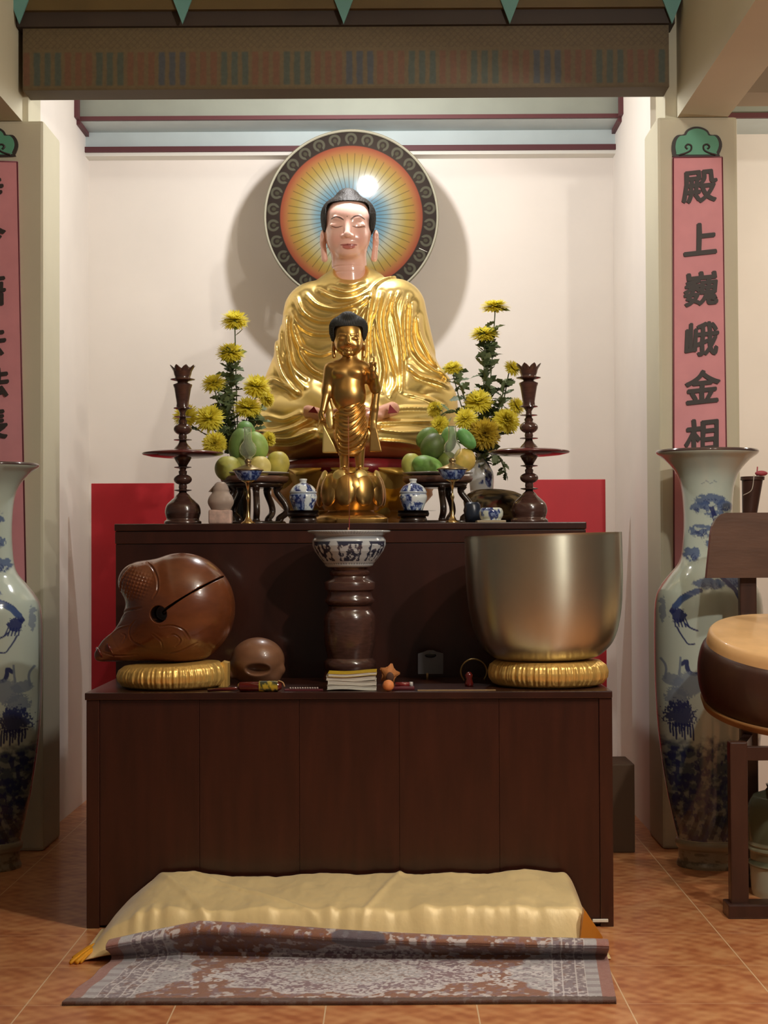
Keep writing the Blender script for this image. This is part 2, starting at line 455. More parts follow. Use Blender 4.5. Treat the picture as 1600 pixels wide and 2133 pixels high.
mk('corner_post', G().box(la0, la0+0.05, YL+0.008, YL+0.05, 0, ZL-0.028, 0.003), M_altar, t, smooth=False)
mk('corner_post', G().box(la1-0.05, la1, YL+0.008, YL+0.05, 0, ZL-0.028, 0.003), M_altar, t, smooth=False)
mk('side_panel', G().box(la0, la0+0.02, YL+0.05, YLB-0.01, 0.0, ZL-0.028), M_altar, t, smooth=False)
mk('side_panel', G().box(la1-0.012, la1, YL+0.05, YLB-0.01, 0.0, ZL-0.028), M_altar, t, smooth=False)
a_ = P(1251, 1918, YL)
tag(mk('white_bracket', G().box(a_.x-0.03, a_.x+0.03, YL+0.0, YL+0.008, a_.z-0.006, a_.z+0.006, 0.002), M_white, t, smooth=False), 'small pale bracket')
t = thing('upper_altar_cabinet', 'tall dark wooden altar cabinet behind, carrying the statues and flowers', 'altar', ((ua0+ua1)/2, YU+0.9, 0))
mk('body', G().box(ua0+0.004, ua1-0.004, YU+0.03, 8.84, 0, ZU-0.03), M_altar2, t, smooth=False)
mk('top_board', G().box(ua0, ua1, YU, 8.85, ZU-0.03, ZU, 0.004), M_altar2, t, smooth=False)
mk('rail', G().box(ua0+0.002, ua1-0.002, YU+0.008, YU+0.04, ZU-0.085, ZU-0.032, 0.003), M_altar, t, smooth=False)
w = (ua1-ua0-0.008)/2
for i in range(2):
    x0 = ua0+0.004+i*w
    mk('front_panel', G().box(x0+0.0004, x0+w-0.0004, YU+0.012, YU+0.04, 0.0, ZU-0.088, 0.001), M_altar2, t, smooth=False)
# red board behind
YRd = 9.0
rz = PZ(1002, YRd)
for x0, x1, lb in ((190, 362, 'bright red board behind the altar at the left, beside the left candlestick'), (1100, 1262, 'bright red board behind the altar at the right, beside the right candlestick')):
    tag(mk('red_backboard', G().box(PX(x0, YRd, 1100), PX(x1, YRd, 1100), YRd, YRd+0.03, 0, PZ(1007 if x0 < 500 else 999, YRd, x0), 0.003), M_red, smooth=False), lb, 'board', 'pair of red boards behind the altar')
# low box beside altar
a_, b_ = P(1268, 1592, 7.9), P(1322, 1592, 7.9)
mk('storage_box', G().box(a_.x, b_.x, 7.9, 8.2, 0, a_.z, 0.006), mat('brown_card', hx('56402c'), 0.7), smooth=False, label='narrow brown box on the floor between altar and right wall', cat='box')

# ================================================================== HALO
HY = 9.25
hc = P(732, 452, HY); hk = HY/F_PX; HR = 183*hk
nr, na = 170, 1080
rs = np.linspace(0.0, 1.0, nr); th = np.arange(na)*2*np.pi/na
RR, TH = np.meshgrid(rs, th, indexing='ij')
V = np.stack([(hc.x + HR*0.975*RR*np.cos(TH)).ravel(), np.full(RR.size, HY-0.006), (hc.z + HR*0.975*RR*np.sin(TH)).ravel()], 1)
ids = np.arange(nr*na).reshape(nr, na); nx_ = np.roll(ids, -1, 1)
Fq = np.stack([ids[:-1], ids[1:], nx_[1:], nx_[:-1]], -1).reshape(-1, 4)
r_ = RR.ravel()*183*0.975; t_ = TH.ravel()
stops = [(0, '6aa8cc'), (60, '78b4d2'), (74, 'a3cad6'), (88, 'dcdfc4'), (102, 'dfd198'), (116, 'd8b95c'), (128, 'd8a850'), (138, 'd58650'), (147, 'c86444')]
C = np.zeros((len(V), 3))
st = np.array([s[0] for s in stops]); cc = np.array([hx(s[1]) for s in stops])
for i in range(3): C[:, i] = np.interp(r_, st, cc[:, i])
nl = 52
da = np.abs(((t_*nl/(2*np.pi)) % 1)-0.5)*(2*np.pi/nl)*r_
line = (1-sst(0.35, 1.1, da)) * (r_ > 52) * (r_ < 134)
C = mixc(C, hx('6a5a30'), line*0.75)
border = sst(148.0, 150.0, r_)
C = mixc(C, hx('43352d'), border)
nm = 30; al = ((t_*nm/(2*np.pi)) % 1 - 0.5)*(2*np.pi/nm); lx = 164*al; lz = r_-164
ra = np.hypot(lx, lz)
C = mixc(C, hx('82806a'), border*(1-sst(1.8, 3.2, np.abs(ra-10.0)))*((lz > -5) | (np.abs(lx) > 4)).astype(float)*0.85)
C = mixc(C, hx('6d6c52'), border*(1-sst(3.6, 5.4, np.hypot(lx*1.2, lz+1)))*0.7)
C = C*0.30
t = thing('halo_disc', 'large round painted halo with rainbow rays behind the seated statue head', 'halo', (hc.x, HY, hc.z-HR))
mk('painted_disc', (V, Fq), mat('halo_paint', (1, 1, 1), 0.6, attr=True, coat=0.45, croughness=0.07, spec=0.1), t, colors=C)
g = G(); prof = [(HR*0.972, -0.012), (HR*0.985, -0.022), (HR, -0.018), (HR, 0.012), (HR*0.94, 0.012)]
g.lathe(prof, n=120); 
g.V = [(hc.x+v[0], HY+v[2]-0.0, hc.z+v[1]) for v in g.V]
g.F = [f for f in g.F if len(f) <= 4]
tag(fixn(mk('rim', g, mat('grey_rim', hx('87836f'), 0.5), t)), 'pale grey rim')
mk('back_plate', G().box(hc.x-0.25, hc.x+0.25, HY+0.0, HY+0.02, hc.z-0.25, hc.z+0.25), M_darkwood, t, smooth=False)
g = G().box(hc.x-0.03, hc.x+0.03, HY+0.02, YB-0.002, hc.z-0.03, hc.z+0.03)
mk('wall_bracket', g, M_darkwood, t, smooth=False)
# narrow white scratch mark on the border, right
a_, b_ = P(873, 517, HY-0.008), P(890, 525, HY-0.008)
mk('tape_strip', G().tube([a_, b_], 0.004, 6, 0.4), M_white, t)

# ================================================================== LARGE SEATED STATUE
SY = 8.3
def fold_field(xs, zs, folds, ox, oy, sc, sharp=1.0):
    X, Z = np.meshgrid(xs, -zs, indexing='ij')
    F_ = np.zeros(X.shape)
    for pts, w, h in folds:
        q = crv([(ox+a/sc, oy+b/sc) for a, b in pts], 18)
        d = pdist(X, Z, q)
        # taper the ends
        e0 = np.hypot(X-q[0][0], Z-q[0][1]); e1 = np.hypot(X-q[-1][0], Z-q[-1][1])
        tp = sst(0, 14, e0)*sst(0, 14, e1)*0.6+0.4
        F_ += h*np.exp(-(d/w)**2)*tp - 0.3*h*np.exp(-((d-w*2.0)/(w*1.1))**2)*tp
    return F_
big = thing('seated_statue', 'large golden robed statue seated cross-legged with pink face before the round halo', 'statue', P(733, 1090, SY)[:])
b = (500, 970, -215, 105, -975, -545); stp = 2.3
g = grid(b, stp)
D = s_ell(g, (742, 0, -700), (128, 78, 120))
D = smin(D, s_cap(g, (672, 5, -640), (806, 5, -638), 52, 52), 30)
D = smin(D, s_cap(g, (733, 8, -588), (738, 2, -640), 50, 80), 24)
D = smin(D, s_cap(g, (655, 4, -632), (822, 4, -628), 44, 46), 20)
D = smin(D, s_cap(g, (690, 10, -592), (776, 10, -588), 24, 26), 16)
D = smin(D, s_ell(g, (742, 0, -790), (150, 92, 110)), 30)
D = smin(D, s_cap(g, (640, 0, -648), (604, -18, -805), 46, 48), 26)
D = smin(D, s_cap(g, (838, 0, -642), (868, -18, -800), 50, 54), 26)
D = smin(D, s_cap(g, (602, -22, -808), (690, -120, -858), 44, 28), 24)
D = smin(D, s_cap(g, (874, -22, -806), (785, -120, -858), 48, 28), 24)
# lap and knees
L = s_cap(g, (600, -55, -885), (735, -135, -900), 62, 44)
L = smin(L, s_cap(g, (878, -55, -882), (740, -135, -900), 62, 44), 26)
L = smin(L, s_ell(g, (738, -80, -918), (190, 112, 38)), 22)
L = smin(L, s_ell(g, (738, -40, -880), (180, 90, 60)), 22)
D = smin(D, L, 12)
# draped sleeve flare at both sides
D = smin(D, s_ell(g, (575, -28, -870), (48, 50, 62)), 22)
D = smin(D, s_ell(g, (912, -28, -850), (42, 50, 66)), 26)
# neck opening
D = smax(D, -s_ell(g, (733, -50, -562), (40, 62, 26)), 5)
D = smin(D, s_ell(g, (733, -45, -925), (205, 105, 48)), 20)
D = smax(D, (g[2]*-1.0 - 960), 5)
folds = [
 ([(700,185),(780,205),(860,175)],3.2,5), ([(640,225),(760,262),(880,215)],3.4,5.5), ([(560,235),(680,300),(800,305),(930,235)],3.8,6.5),
 ([(470,262),(560,345),(700,375),(850,325),(920,270)],4,6.5), ([(405,285),(450,380),(540,445),(650,455),(800,400)],4,7),
 ([(370,375),(420,470),(520,535),(640,545),(760,500)],4,6.5), ([(330,420),(338,560),(362,690),(400,790),(470,860)],4.2,7.5),
 ([(378,430),(395,540),(440,630),(560,690),(660,665)],4,6.5), ([(255,580),(285,740),(330,850),(415,950)],4.2,7.5),
 ([(345,700),(390,820),(470,915)],4,6.5), ([(405,560),(445,690),(520,790),(600,830)],4,5.5), ([(300,470),(290,600),(310,720)],3.5,3.5),
 ([(930,250),(900,400),(880,600),(872,820)],3.4,6.5), ([(990,260),(955,450),(985,640),(1010,800),(990,960)],3.4,6.5),
 ([(1060,265),(1012,450),(1050,680),(1092,880),(1050,985)],3.4,6.5), ([(1110,255),(1075,360),(1110,560),(1130,760),(1125,950)],3.2,5.5),
 ([(1205,330),(1200,460),(1198,600),(1262,720),(1400,815)],4,7.5), ([(1240,420),(1262,560),(1332,700),(1445,850)],4.6,9),
 ([(1180,270),(1150,400),(1150,560),(1165,700)],3.2,5), ([(940,420),(925,560),(930,700)],3,4.5), ([(1180,780),(1250,835),(1370,870),(1450,905)],4,7),
 ([(1130,100),(1000,150),(900,250)],3.2,4.5), ([(900,330),(840,420),(760,470)],3,4.5),
 ([(205,860),(260,855),(340,900),(420,955)],4,6),
 ([(105,1110),(220,1115),(330,1140),(440,1100)],4.5,5), ([(90,1185),(260,1230),(400,1200),(530,1130)],5,7), ([(200,1262),(380,1280),(540,1225)],4,6),
 ([(230,1318),(400,1325),(560,1275)],3.5,6), ([(960,1225),(1150,1240),(1340,1222)],4,6), ([(960,1300),(1150,1312),(1320,1345)],3.5,6),
 ([(1010,1110),(1120,1070),(1350,1062)],3.5,4.5), ([(970,1170),(1150,1165),(1400,1150)],3.5,4),
 ([(1150,960),(1300,1000),(1400,1050)],3.5,4)]
FF = fold_field(g[0].ravel(), g[2].ravel(), folds, 500, 540, 3.3333)
front = 1 - sst(-10, 55, g[1])
D = D - FF[:, None, :]*front*0.95
V, Q = extract(D, b, stp)
mk('robe', (place(V, 733, 1097, SY), Q), M_gold, big)
# hands resting in the lap, pinkish skin, with fingers
sk = hx('d9a48e')
def skin_mat():
    return mat('statue_skin', hx('dba28c'), 0.28, coat=0.4)
M_skin = skin_mat()
hb = (640, 860, -215, -90, -905, -835)
g2 = grid(hb, 1.6)
D = s_cap(g2, (650, -140, -868), (700, -172, -884), 13, 12)
D = smin(D, s_cap(g2, (818, -140, -864), (775, -172, -880), 15, 13), 4)
D = smin(D, s_ell(g2, (700, -170, -884), (22, 20, 8)), 6)
D = smin(D, s_ell(g2, (772, -172, -880), (26, 20, 9)), 6)
for i in range(4):
    yy = -160 - i*9
    D = smin(D, s_cap(g2, (712, yy, -884), (752-i*4, yy+2, -886), 4.8, 3.8), 2.0)
    D = smin(D, s_cap(g2, (762, yy, -874), (722+i*4, yy+2, -876), 4.8, 3.8), 2.0)
D = smin(D, s_cap(g2, (700, -178, -872), (733, -186, -862), 4.8, 3.8), 3)
D = smin(D, s_cap(g2, (772, -178, -868), (738, -186, -862), 4.8, 3.8), 3)
V, Q = extract(D, hb, 1.6)
mk('hands', (place(V, 733, 1097, SY), Q), M_skin, big)
# lining triangles
M_lining = mat('dark_red_lining', hx('8c1c26'), 0.5)
for (a_, b_, c_) in (((642, 858), (654, 846), (662, 860)), ((812, 842), (828, 859), (808, 861))):
    zz = [P(px, py, SY-0.46) for px, py in (a_, b_, c_)]
    gg = G().prism([(p.x, p.z) for p in zz], SY-0.455, SY-0.43)
    tag(fixn(mk('lining', gg, M_lining, big, smooth=False)), 'dark red lining')

# head
hb = (655, 800, -78, 72, -590, -378); hs = 1.0
g3 = grid(hb, hs)
def head_sdf(g):
    D = s_ell(g, (728, 4, -462), (50, 60, 58))
    D = smin(D, s_ell(g, (727.5, -12, -498), (45, 46, 44)), 14)
    D = smin(D, s_ell(g, (727.5, -38, -530), (22, 18, 13)), 12)             # chin
    for sx in (-1, 1):
        D = smin(D, s_ell(g, (727.5+sx*24, -32, -502), (15, 18, 20)), 10)   # cheeks
        D = smin(D, s_ell(g, (727.5+sx*23, -45, -476), (14, 7.5, 7.5)), 4)    # closed eyelids
    D = smin(D, s_cap(g, (729, 4, -530), (731, 10, -600), 36, 39), 10)      # neck
    for zz in (-556, -568):
        q = np.sqrt((np.sqrt(((g[0]-731)/1.0)**2 + ((g[1]-7)/1.0)**2)-38)**2 + (g[2]-zz)**2) - 1.0
        D = smax(D, -q, 2)
    D = smin(D, s_cap(g, (727.2, -50, -466), (727.4, -62, -494), 3.2, 5.6), 5)
    D = smin(D, s_ell(g, (727.4, -62, -498), (7.5, 7, 5.8)), 3)
    for sx in (-1, 1):
        D = smin(D, s_ell(g, (727.4+sx*8.2, -56, -500), (5, 6, 4.6)), 3)
    # brow ridge
    for sx in (-1, 1):
        D = smin(D, s_cap(g, (727.5+sx*11, -50, -465), (727.5+sx*26, -47, -460), 3.0, 3.0), 5)
    # mouth: groove and lips
    D = smin(D, s_ell(g, (730, -51, -519), (17, 6, 9)), 6)
    D = smin(D, s_cap(g, (717, -53, -518), (730, -57, -517.2), 1.6, 2.6), 2)
    D = smin(D, s_cap(g, (743, -53, -517.5), (730, -57, -517.2), 1.6, 2.6), 2)
    D = smin(D, s_ell(g, (730, -56, -523.6), (10.5, 4.0, 3.4)), 2)
    return D
D = head_sdf(g3)
# long ears
for sx, cx in ((-1, 675), (1, 785.5)):
    E_ = s_ell(g3, (cx, 2, -493), (6.5, 14, 17))
    E_ = smin(E_, s_cap(g3, (cx, -2, -504), (cx-sx*3.5, -4, -538), 5.5, 6.5, 0.8), 6)
    E_ = smax(E_, -s_ell(g3, (cx+sx*3.0, -14, -494), (3.6, 7, 10)), 2)
    D = smin(D, E_, 3)
V, Q = extract(D, hb, hs)
u, v, yd = V[:, 0], -V[:, 2], V[:, 1]
C = np.tile(np.array(hx('fac8ba')), (len(V), 1))
fr = (yd < -18).astype(float)
C = mixc(C, hx('f3a798'), np.exp(-(((u-705)/15)**2+((v-505)/13)**2))*0.4*fr)
C = mixc(C, hx('f3a798'), np.exp(-(((u-752)/15)**2+((v-505)/13)**2))*0.4*fr)
def hc2(pts): return crv([(650+a/9.276, 370+b_/9.276) for a, b_ in pts], 90)
def vstroke(pts, w0, w1):
    q = hc2(pts); d = np.full(len(u), 1e9); n = len(q)
    for i, (x, y) in enumerate(q):
        f = math.sin(math.pi*(i+0.5)/n)**0.6; w = w0 + (w1-w0)*f
        d = np.minimum(d, np.hypot(u-x, v-y) - w)
    return (1-sst(-0.3, 0.6, d))*fr
C = mixc(C, hx('3a2725'), vstroke([(405,845),(500,822),(575,845),(645,890)], 0.5, 1.7)*0.95)
C = mixc(C, hx('3a2725'), vstroke([(785,885),(860,825),(950,808),(1050,855)], 0.5, 1.7)*0.95)
C = mixc(C, hx('7a4940'), vstroke([(410,1002),(510,1030),(625,1012)], 0.3, 1.0)*0.95)
C = mixc(C, hx('7a4940'), vstroke([(815,1015),(920,1032),(1060,1005)], 0.3, 1.0)*0.95)
C = mixc(C, hx('7a3038'), (1-sst(0.8, 1.6, np.hypot(u-727.4, v-459)))*fr*0.8)
lip = vstroke([(590,1370),(740,1375),(900,1370)], 0.4, 2.2)
low = (1-sst(0.9, 1.08, np.hypot((u-730)/13, (v-521.5)/6)))*fr*(v > 517)
C = mixc(C, hx('c0605c'), np.clip(lip+low, 0, 1)*0.85)
C = mixc(C, hx('7c3136'), vstroke([(585,1368),(660,1378),(740,1372),(820,1378),(905,1368)], 0.3, 0.8)*0.8)
big_head = mk('head', (place(V, 733, 1097, SY), Q), M_attr_skin, big, colors=C)
# hair cap with raised crown
hb2 = (660, 800, -75, 80, -510, -378)
g4 = grid(hb2, 1.1)
D = s_ell(g4, (728, 6, -456), (57.5, 64, 56))
D = smin(D, s_cap(g4, (700, 6, -440), (756, 6, -440), 26, 26), 12)
D = smin(D, s_ell(g4, (727, 4, -409), (25, 28, 21)), 8)
# keep hair above the hairline and behind the ears
face = np.maximum(np.maximum(np.abs(g4[0]-727.7) - 44, (g4[2]+426)), (g4[1]+16))      # region of the face
fc = smax(smax(np.abs(g4[0]-727.7)-45.0, g4[2]+425.0, 14), g4[1]+10.0, 6)
D = smax(D, -fc, 2)
D = smax(D, -(g4[2]+486), 4)
V, Q = extract(D, hb2, 1.1)
bmp = 1.3*(fbm(V[:, 0]/4.0, V[:, 1]/4.0, V[:, 2]/4.0, 5, 2)-0.5)
cc_ = np.array([728, 6, -455]); nn = V-cc_; nn /= np.linalg.norm(nn, axis=1)[:, None]
V = V + nn*bmp[:, None]
mk('hair', (place(V, 733, 1097, SY), Q), M_hair, big_head)

# red cushion
g = G(); o = P(733, 972, SY); k = SY/F_PX
zl = ZU
prof = [(0, -20), (110, -20), (122, -12), (124, 0), (116, 10), (100, 14), (0, 14)]
g.lathe([(r*k*1.0, z*k) for r, z in prof], (0, 0, 0), 64, lambda a, z: 1+0.02*math.sin(a*9))
g.V = [(o.x+v[0]*1.18, SY-0.10+v[1]*1.15, o.z+v[2]-0.01) for v in g.V]
mk('cushion', g, mat('crimson_cushion', hx('7d1a26'), 0.35, coat=0.3), big)
# lotus throne: body, outer petals, foot
def lotus(root, cx, topy, boty, Y, rpx, npet, mbody, mpet, seed=0, droop=0.3, name='petal', body_r=0.86):
    k = Y/F_PX; o = P(cx, topy, Y); zb = o.z; H = (boty-topy)*k; R0 = rpx*k
    prof = [(R0*0.52, -H), (R0*0.62, -H), (R0*0.66, -H*0.92), (R0*0.62, -H*0.86), (R0*0.72, -H*0.7), (R0*body_r, -H*0.42), (R0*body_r*0.98, -H*0.15), (R0*0.8, 0), (0, 0)]
    mk('body', G().lathe(prof, (o.x, Y, zb), 72), mbody, root)
    for i in range(npet):
        a = 2*math.pi*(i+0.5*(seed % 2))/npet
        nu, nv = 17, 13; VV = []; FF_ = []
        wid = 2*math.pi/npet*0.62
        for s_ in range(2):
            for jv in range(nv):
                tv = jv/(nv-1)
                for iu in range(nu):
                    tu = iu/(nu-1)*2-1
                    half = wid*(math.sin(math.pi*min(1, 0.18+tv*0.82))**0.45)
                    half = wid*(0.55+0.45*math.sin(math.pi*0.5*tv)) if tv < 0.6 else wid*math.cos((tv-0.6)/0.4*math.pi/2*0.97)**0.55
                    ang = a + tu*half
                    # profile: rises from the base, bulges, lip turns out
                    rad = R0*(0.66 + 0.30*math.sin(math.pi*0.5*min(1, tv*1.25)) + (0.10*max(0, tv-0.75)/0.25) - 0.10*tu*tu*(0.4+tv*0.5))
                    zz = -H*0.86 + H*0.95*math.sin(tv*math.pi*0.5) + (-H*droop*max(0, tv-0.8)/0.2*0.4)
                    rad -= s_*0.008
                    VV.append((o.x + rad*math.cos(ang), Y + rad*math.sin(ang), zb+zz))
        n = nu*nv
        for jv in range(nv-1):
            for iu in range(nu-1):
                q = jv*nu+iu; FF_.append((q, q+1, q+nu+1, q+nu)); FF_.append((n+q, n+q+nu, n+q+nu+1, n+q+1))
        bd = [iu for iu in range(nu)] + [jv*nu+nu-1 for jv in range(1, nv)] + [(nv-1)*nu+iu for iu in range(nu-2, -1, -1)] + [jv*nu for jv in range(nv-2, 0, -1)]
        for q in range(len(bd)):
            a1, b1 = bd[q], bd[(q+1) % len(bd)]; FF_.append((a1, a1+n, b1+n, b1))
        fixn(mk(name, (VV, FF_), mpet, root))
lotus(big, 733, 985, 1097, 8.3, 196, 12, M_orange, M_lotus, 0, 0.5)

# ================================================================== SMALL STANDING STATUE
TY = 7.6
sm = thing('standing_statue', 'small golden child statue standing with one finger raised on a lotus bud', 'statue', P(730, 1092, TY)[:])
def q6(a, b_): return (620+a/6.665, 640+b_/6.665)
b = (650, 800, -48, 40, -995, -690); stp = 1.0
g = grid(b, stp)
D = s_ell(g, (726, 0, -778), (41, 25, 34))                        # chest
D = smin(D, s_cap(g, (694, 2, -766), (756, 2, -764), 13, 13), 10)
D = smin(D, s_ell(g, (728, -5, -822), (36, 26, 42)), 12)          # belly
D = smin(D, s_cap(g, (729, 0, -730), (729, 2, -762), 15, 18), 8)  # neck
D = smin(D, s_ell(g, (709, -17, -778), (14, 8, 9)), 8)
D = smin(D, s_ell(g, (744, -17, -778), (14, 8, 9)), 8)
D = smax(D, -s_ell(g, (727.5, -35, -832), (2, 4, 2.5)), 2)
# left-hand arm hangs, pointing down
D = smin(D, s_cap(g, (690, 2, -768), (683, 0, -812), 14, 11.5), 7)
D = smin(D, s_cap(g, (683, 0, -812), (674, -12, -856), 11, 7.5), 6)
H_ = s_ell(g, (670, -14, -864), (6, 5, 9))
H_ = smin(H_, s_cap(g, (669, -16, -868), (664, -18, -888), 2.4, 1.8), 2)   # pointing finger
for i, (dx, dy) in enumerate(((1, -2), (3.2, 0), (5.2, 2))):
    H_ = smin(H_, s_cap(g, (670+dx, -15+dy, -869), (671+dx, -19+dy, -876), 2.4, 2.2), 1.5)
    H_ = smin(H_, s_cap(g, (671+dx, -19+dy, -876), (672+dx, -15+dy, -872), 2.2, 1.9), 1.5)
H_ = smin(H_, s_cap(g, (674, -17, -862), (676, -21, -871), 2.5, 2.0), 2)
D = smin(D, H_, 3)
# right-hand arm bent up, finger raised
D = smin(D, s_cap(g, (763, 2, -768), (783, 0, -808), 13, 11), 7)
D = smin(D, s_cap(g, (783, 0, -808), (781, -22, -786), 11, 8), 7)
D = smin(D, s_cap(g, (781, -22, -786), (779, -28, -776), 8, 6.5), 6)
H_ = s_ell(g, (779, -29, -769), (8, 5.5, 8.5))
for i, dx in enumerate((-5.2, -1.6, 5.2)):
    H_ = smin(H_, s_cap(g, (779+dx, -31, -762), (779+dx, -37, -759), 2.5, 2.3), 1.5)
    H_ = smin(H_, s_cap(g, (779+dx, -37, -759), (779+dx, -37, -766), 2.3, 2.0), 1.5)
H_ = smin(H_, s_cap(g, (780.5, -30, -762), (781, -31, -747), 2.6, 2.0), 2)      # raised finger
H_ = smin(H_, s_cap(g, (772, -33, -770), (779, -39, -762), 2.7, 2.2), 2)        # thumb
D = smin(D, H_, 3)
# legs and feet
for cx in (717, 750):
    D = smin(D, s_cap(g, (cx+(2 if cx < 730 else -1), 0, -925), (cx, 4, -972), 13, 8.5), 5)
    D = smin(D, s_cap(g, (cx, 6, -980), (cx-(1 if cx < 730 else -1), -16, -984), 8, 7.5), 6)
    for i in range(5):
        dx = (i-2)*4.0
        D = smin(D, s_cap(g, (cx+dx*0.9, -20, -986), (cx+dx, -27+abs(i-2)*1.2, -987), 2.8, 2.4), 1.2)
V, Q = extract(D, b, stp)
mk('body', (place(V, 730, 1092, TY), Q), M_gold2, sm)
# skirt with swagged folds
b = (660, 800, -42, 40, -962, -815); g = grid(b, 1.0)
K = s_cap(g, (730, -2, -856), (731, -1, -905), 33, 33, 0.86)
K = smin(K, s_cap(g, (732, -1, -905), (729, 0, -940), 36, 25, 0.8), 10)
K = smax(K, -(g[2]+950), 2)
# slanting upper hem: low on the left, high on the right
K = smax(K, (g[2]+846) - (g[0]-730)*0.42, 2)
sf = []
for i, (yl, ym, yr) in enumerate(((1500, 1420, 1300), (1560, 1500, 1370), (1600, 1580, 1450), (1640, 1680, 1540), (1700, 1770, 1640), (1760, 1850, 1730), (1840, 1935, 1830), (1900, 1990, 1920), (1960, 2030, 1990))):
    sf.append(([(500+i*6, yl-60), (600, ym), (740, ym+22), (900, yr), (975, yr-160)], 1.7, 2.6))
FFs = fold_field(g[0].ravel(), g[2].ravel(), sf, 620, 640, 6.665)
K = K - FFs[:, None, :]*(1-sst(-5, 20, g[1]))
V, Q = extract(K, b, 1.0)
mk('skirt', (place(V, 730, 1092, TY), Q), M_gold2, sm)
# scarf tails hanging from both arms
b = (645, 812, -34, 34, -958, -790); g = grid(b, 1.0)
K = s_cap(g, (680, 6, -812), (686, 4, -850), 7, 8, 0.7)
K = smin(K, s_cap(g, (686, 4, -850), (690, 2, -885), 8, 9, 0.5), 4)
tail = smax(smax(np.abs((g[0]-682)+(g[2]+915)*0.25) - (9 - (g[2]+915)*0.28), np.abs(g[1]+2)-2.5, 2), np.abs(g[2]+912)-32, 4)
K = smin(K, tail, 3)
V, Q = extract(K, b, 1.0)
mk('scarf', (place(V, 730, 1092, TY), Q), M_gold, sm)
K = s_cap(g, (786, 4, -806), (781, 2, -850), 9, 8, 0.7)
K = smin(K, s_cap(g, (781, 2, -850), (776, 2, -890), 9, 9, 0.5), 4)
tail = smax(smax(np.abs((g[0]-781)-(g[2]+915)*-0.1) - (10 - (g[2]+915)*0.12), np.abs(g[1]-1)-3, 2), np.abs(g[2]+910)-32, 4)
K = smin(K, tail, 3)
V, Q = extract(K, b, 1.0)
mk('scarf', (place(V, 730, 1092, TY), Q), M_gold2, sm)
# head
b = (680, 778, -50, 48, -768, -645); g = grid(b, 0.8)
D = s_ell(g, (728, 0, -698), (32, 34, 38))
D = smin(D, s_ell(g, (728, -8, -718), (29, 26, 26)), 8)
D = smin(D, s_ell(g, (727, -27, -738), (10, 8, 7)), 6)
for sx in (-1, 1):
    D = smin(D, s_ell(g, (727.5+sx*15, -21, -722), (9, 10, 10)), 6)
    D = smin(D, s_ell(g, (727.5+sx*13, -29, -708), (8.5, 5, 4.6)), 2)
    D = smin(D, s_cap(g, (727.5+sx*6, -33, -701), (727.5+sx*18, -29, -699), 0.9, 0.9), 3)
    D = smin(D, s_ell(g, (728+sx*32, 0, -718), (4, 8, 12)), 2)
    D = smin(D, s_cap(g, (728+sx*32, 0, -725), (728+sx*31, -2, -742), 3.4, 4.0), 3)
    D = smax(D, -s_cap(g, (727.5+sx*6, -36, -711), (727.5+sx*20, -31, -711), 0.8, 0.6), 1)
D = smin(D, s_cap(g, (727.3, -33, -703), (727.3, -39, -717), 2.2, 3.4), 3)
D = smin(D, s_ell(g, (727.3, -36, -719), (6.2, 4.5, 3.2)), 2)
D = smin(D, s_cap(g, (721, -34.5, -729), (733.5, -34.5, -729), 1.6, 1.6), 1.5)
D = smin(D, s_ell(g, (727.3, -35, -732.6), (5.5, 3, 2.2)), 1.5)
V, Q = extract(D, b, 0.8)
sm_head = mk('head', (place(V, 730, 1092, TY), Q), M_gold2, sm)
b = (680, 778, -50, 52, -735, -640); g = grid(b, 1.0)
D = s_ell(g, (727, 3, -696), (37, 39, 34))
D = smin(D, s_cap(g, (712, 2, -682), (743, 2, -682), 25, 25), 8)
D = smin(D, s_ell(g, (727, 4, -664), (21, 22, 17)), 6)
fc = smax(smax(np.abs(g[0]-727.5)-30.0, g[2]+682.0, 6), g[1]+2.0, 4)
D = smax(D, -fc, 2); D = smax(D, -(g[2]+713), 3)
V, Q = extract(D, b, 1.0)
bmp = 1.1*(np.sin(V[:, 0]*1.5)*np.sin(V[:, 2]*1.5)*np.sin(V[:, 1]*1.5+1)); nn = V-np.array([727, 3, -692]); nn /= np.linalg.norm(nn, axis=1)[:, None]
V = V+nn*bmp[:, None]
mk('hair', (place(V, 730, 1092, TY), Q), mat('matte_black_curls', hx('24231f'), 0.75), sm_head)
# lotus bud pedestal
lot = lotus
k = TY/F_PX; o = P(731, 987, TY)
Hh = o.z - ZU
prof = [(74*k, -Hh), (76*k, -Hh+0.012), (74*k, -Hh+0.03), (66*k, -Hh+0.045), (50*k, -Hh+0.055), (46*k, -Hh+0.065), (56*k, -Hh*0.72), (68*k, -Hh*0.45), (70*k, -Hh*0.25), (62*k, -Hh*0.06), (52*k, 0), (0, 0)]
mk('pedestal', G().lathe(prof, (o.x, TY, o.z), 72, lambda a, z: 1+0.015*math.sin(8*a)), M_gold2, sm)
g = G()
a_ = P(715, 1072, TY-0.17); b_ = P(808, 1086, TY-0.17)
mk('base_slab', G().box(a_.x-0.03, b_.x, TY-0.18, TY+0.12, ZU, ZU+0.03, 0.006), M_gold2, sm)
for i in range(10):
    a = 2*math.pi*(i+0.25)/10
    c = (o.x+math.cos(a)*61*k, TY+math.sin(a)*61*k, o.z-Hh*0.33)
    gg = G().ball((0, 0, 0), (0.052, 0.026, 0.078), 20, 14)
    gg.xf(Matrix.Translation(c) @ Matrix.Rotation(a-math.pi/2, 4, 'Z') @ Matrix.Rotation(R(8), 4, 'X'))
    mk('petal', gg, M_gold2, sm)
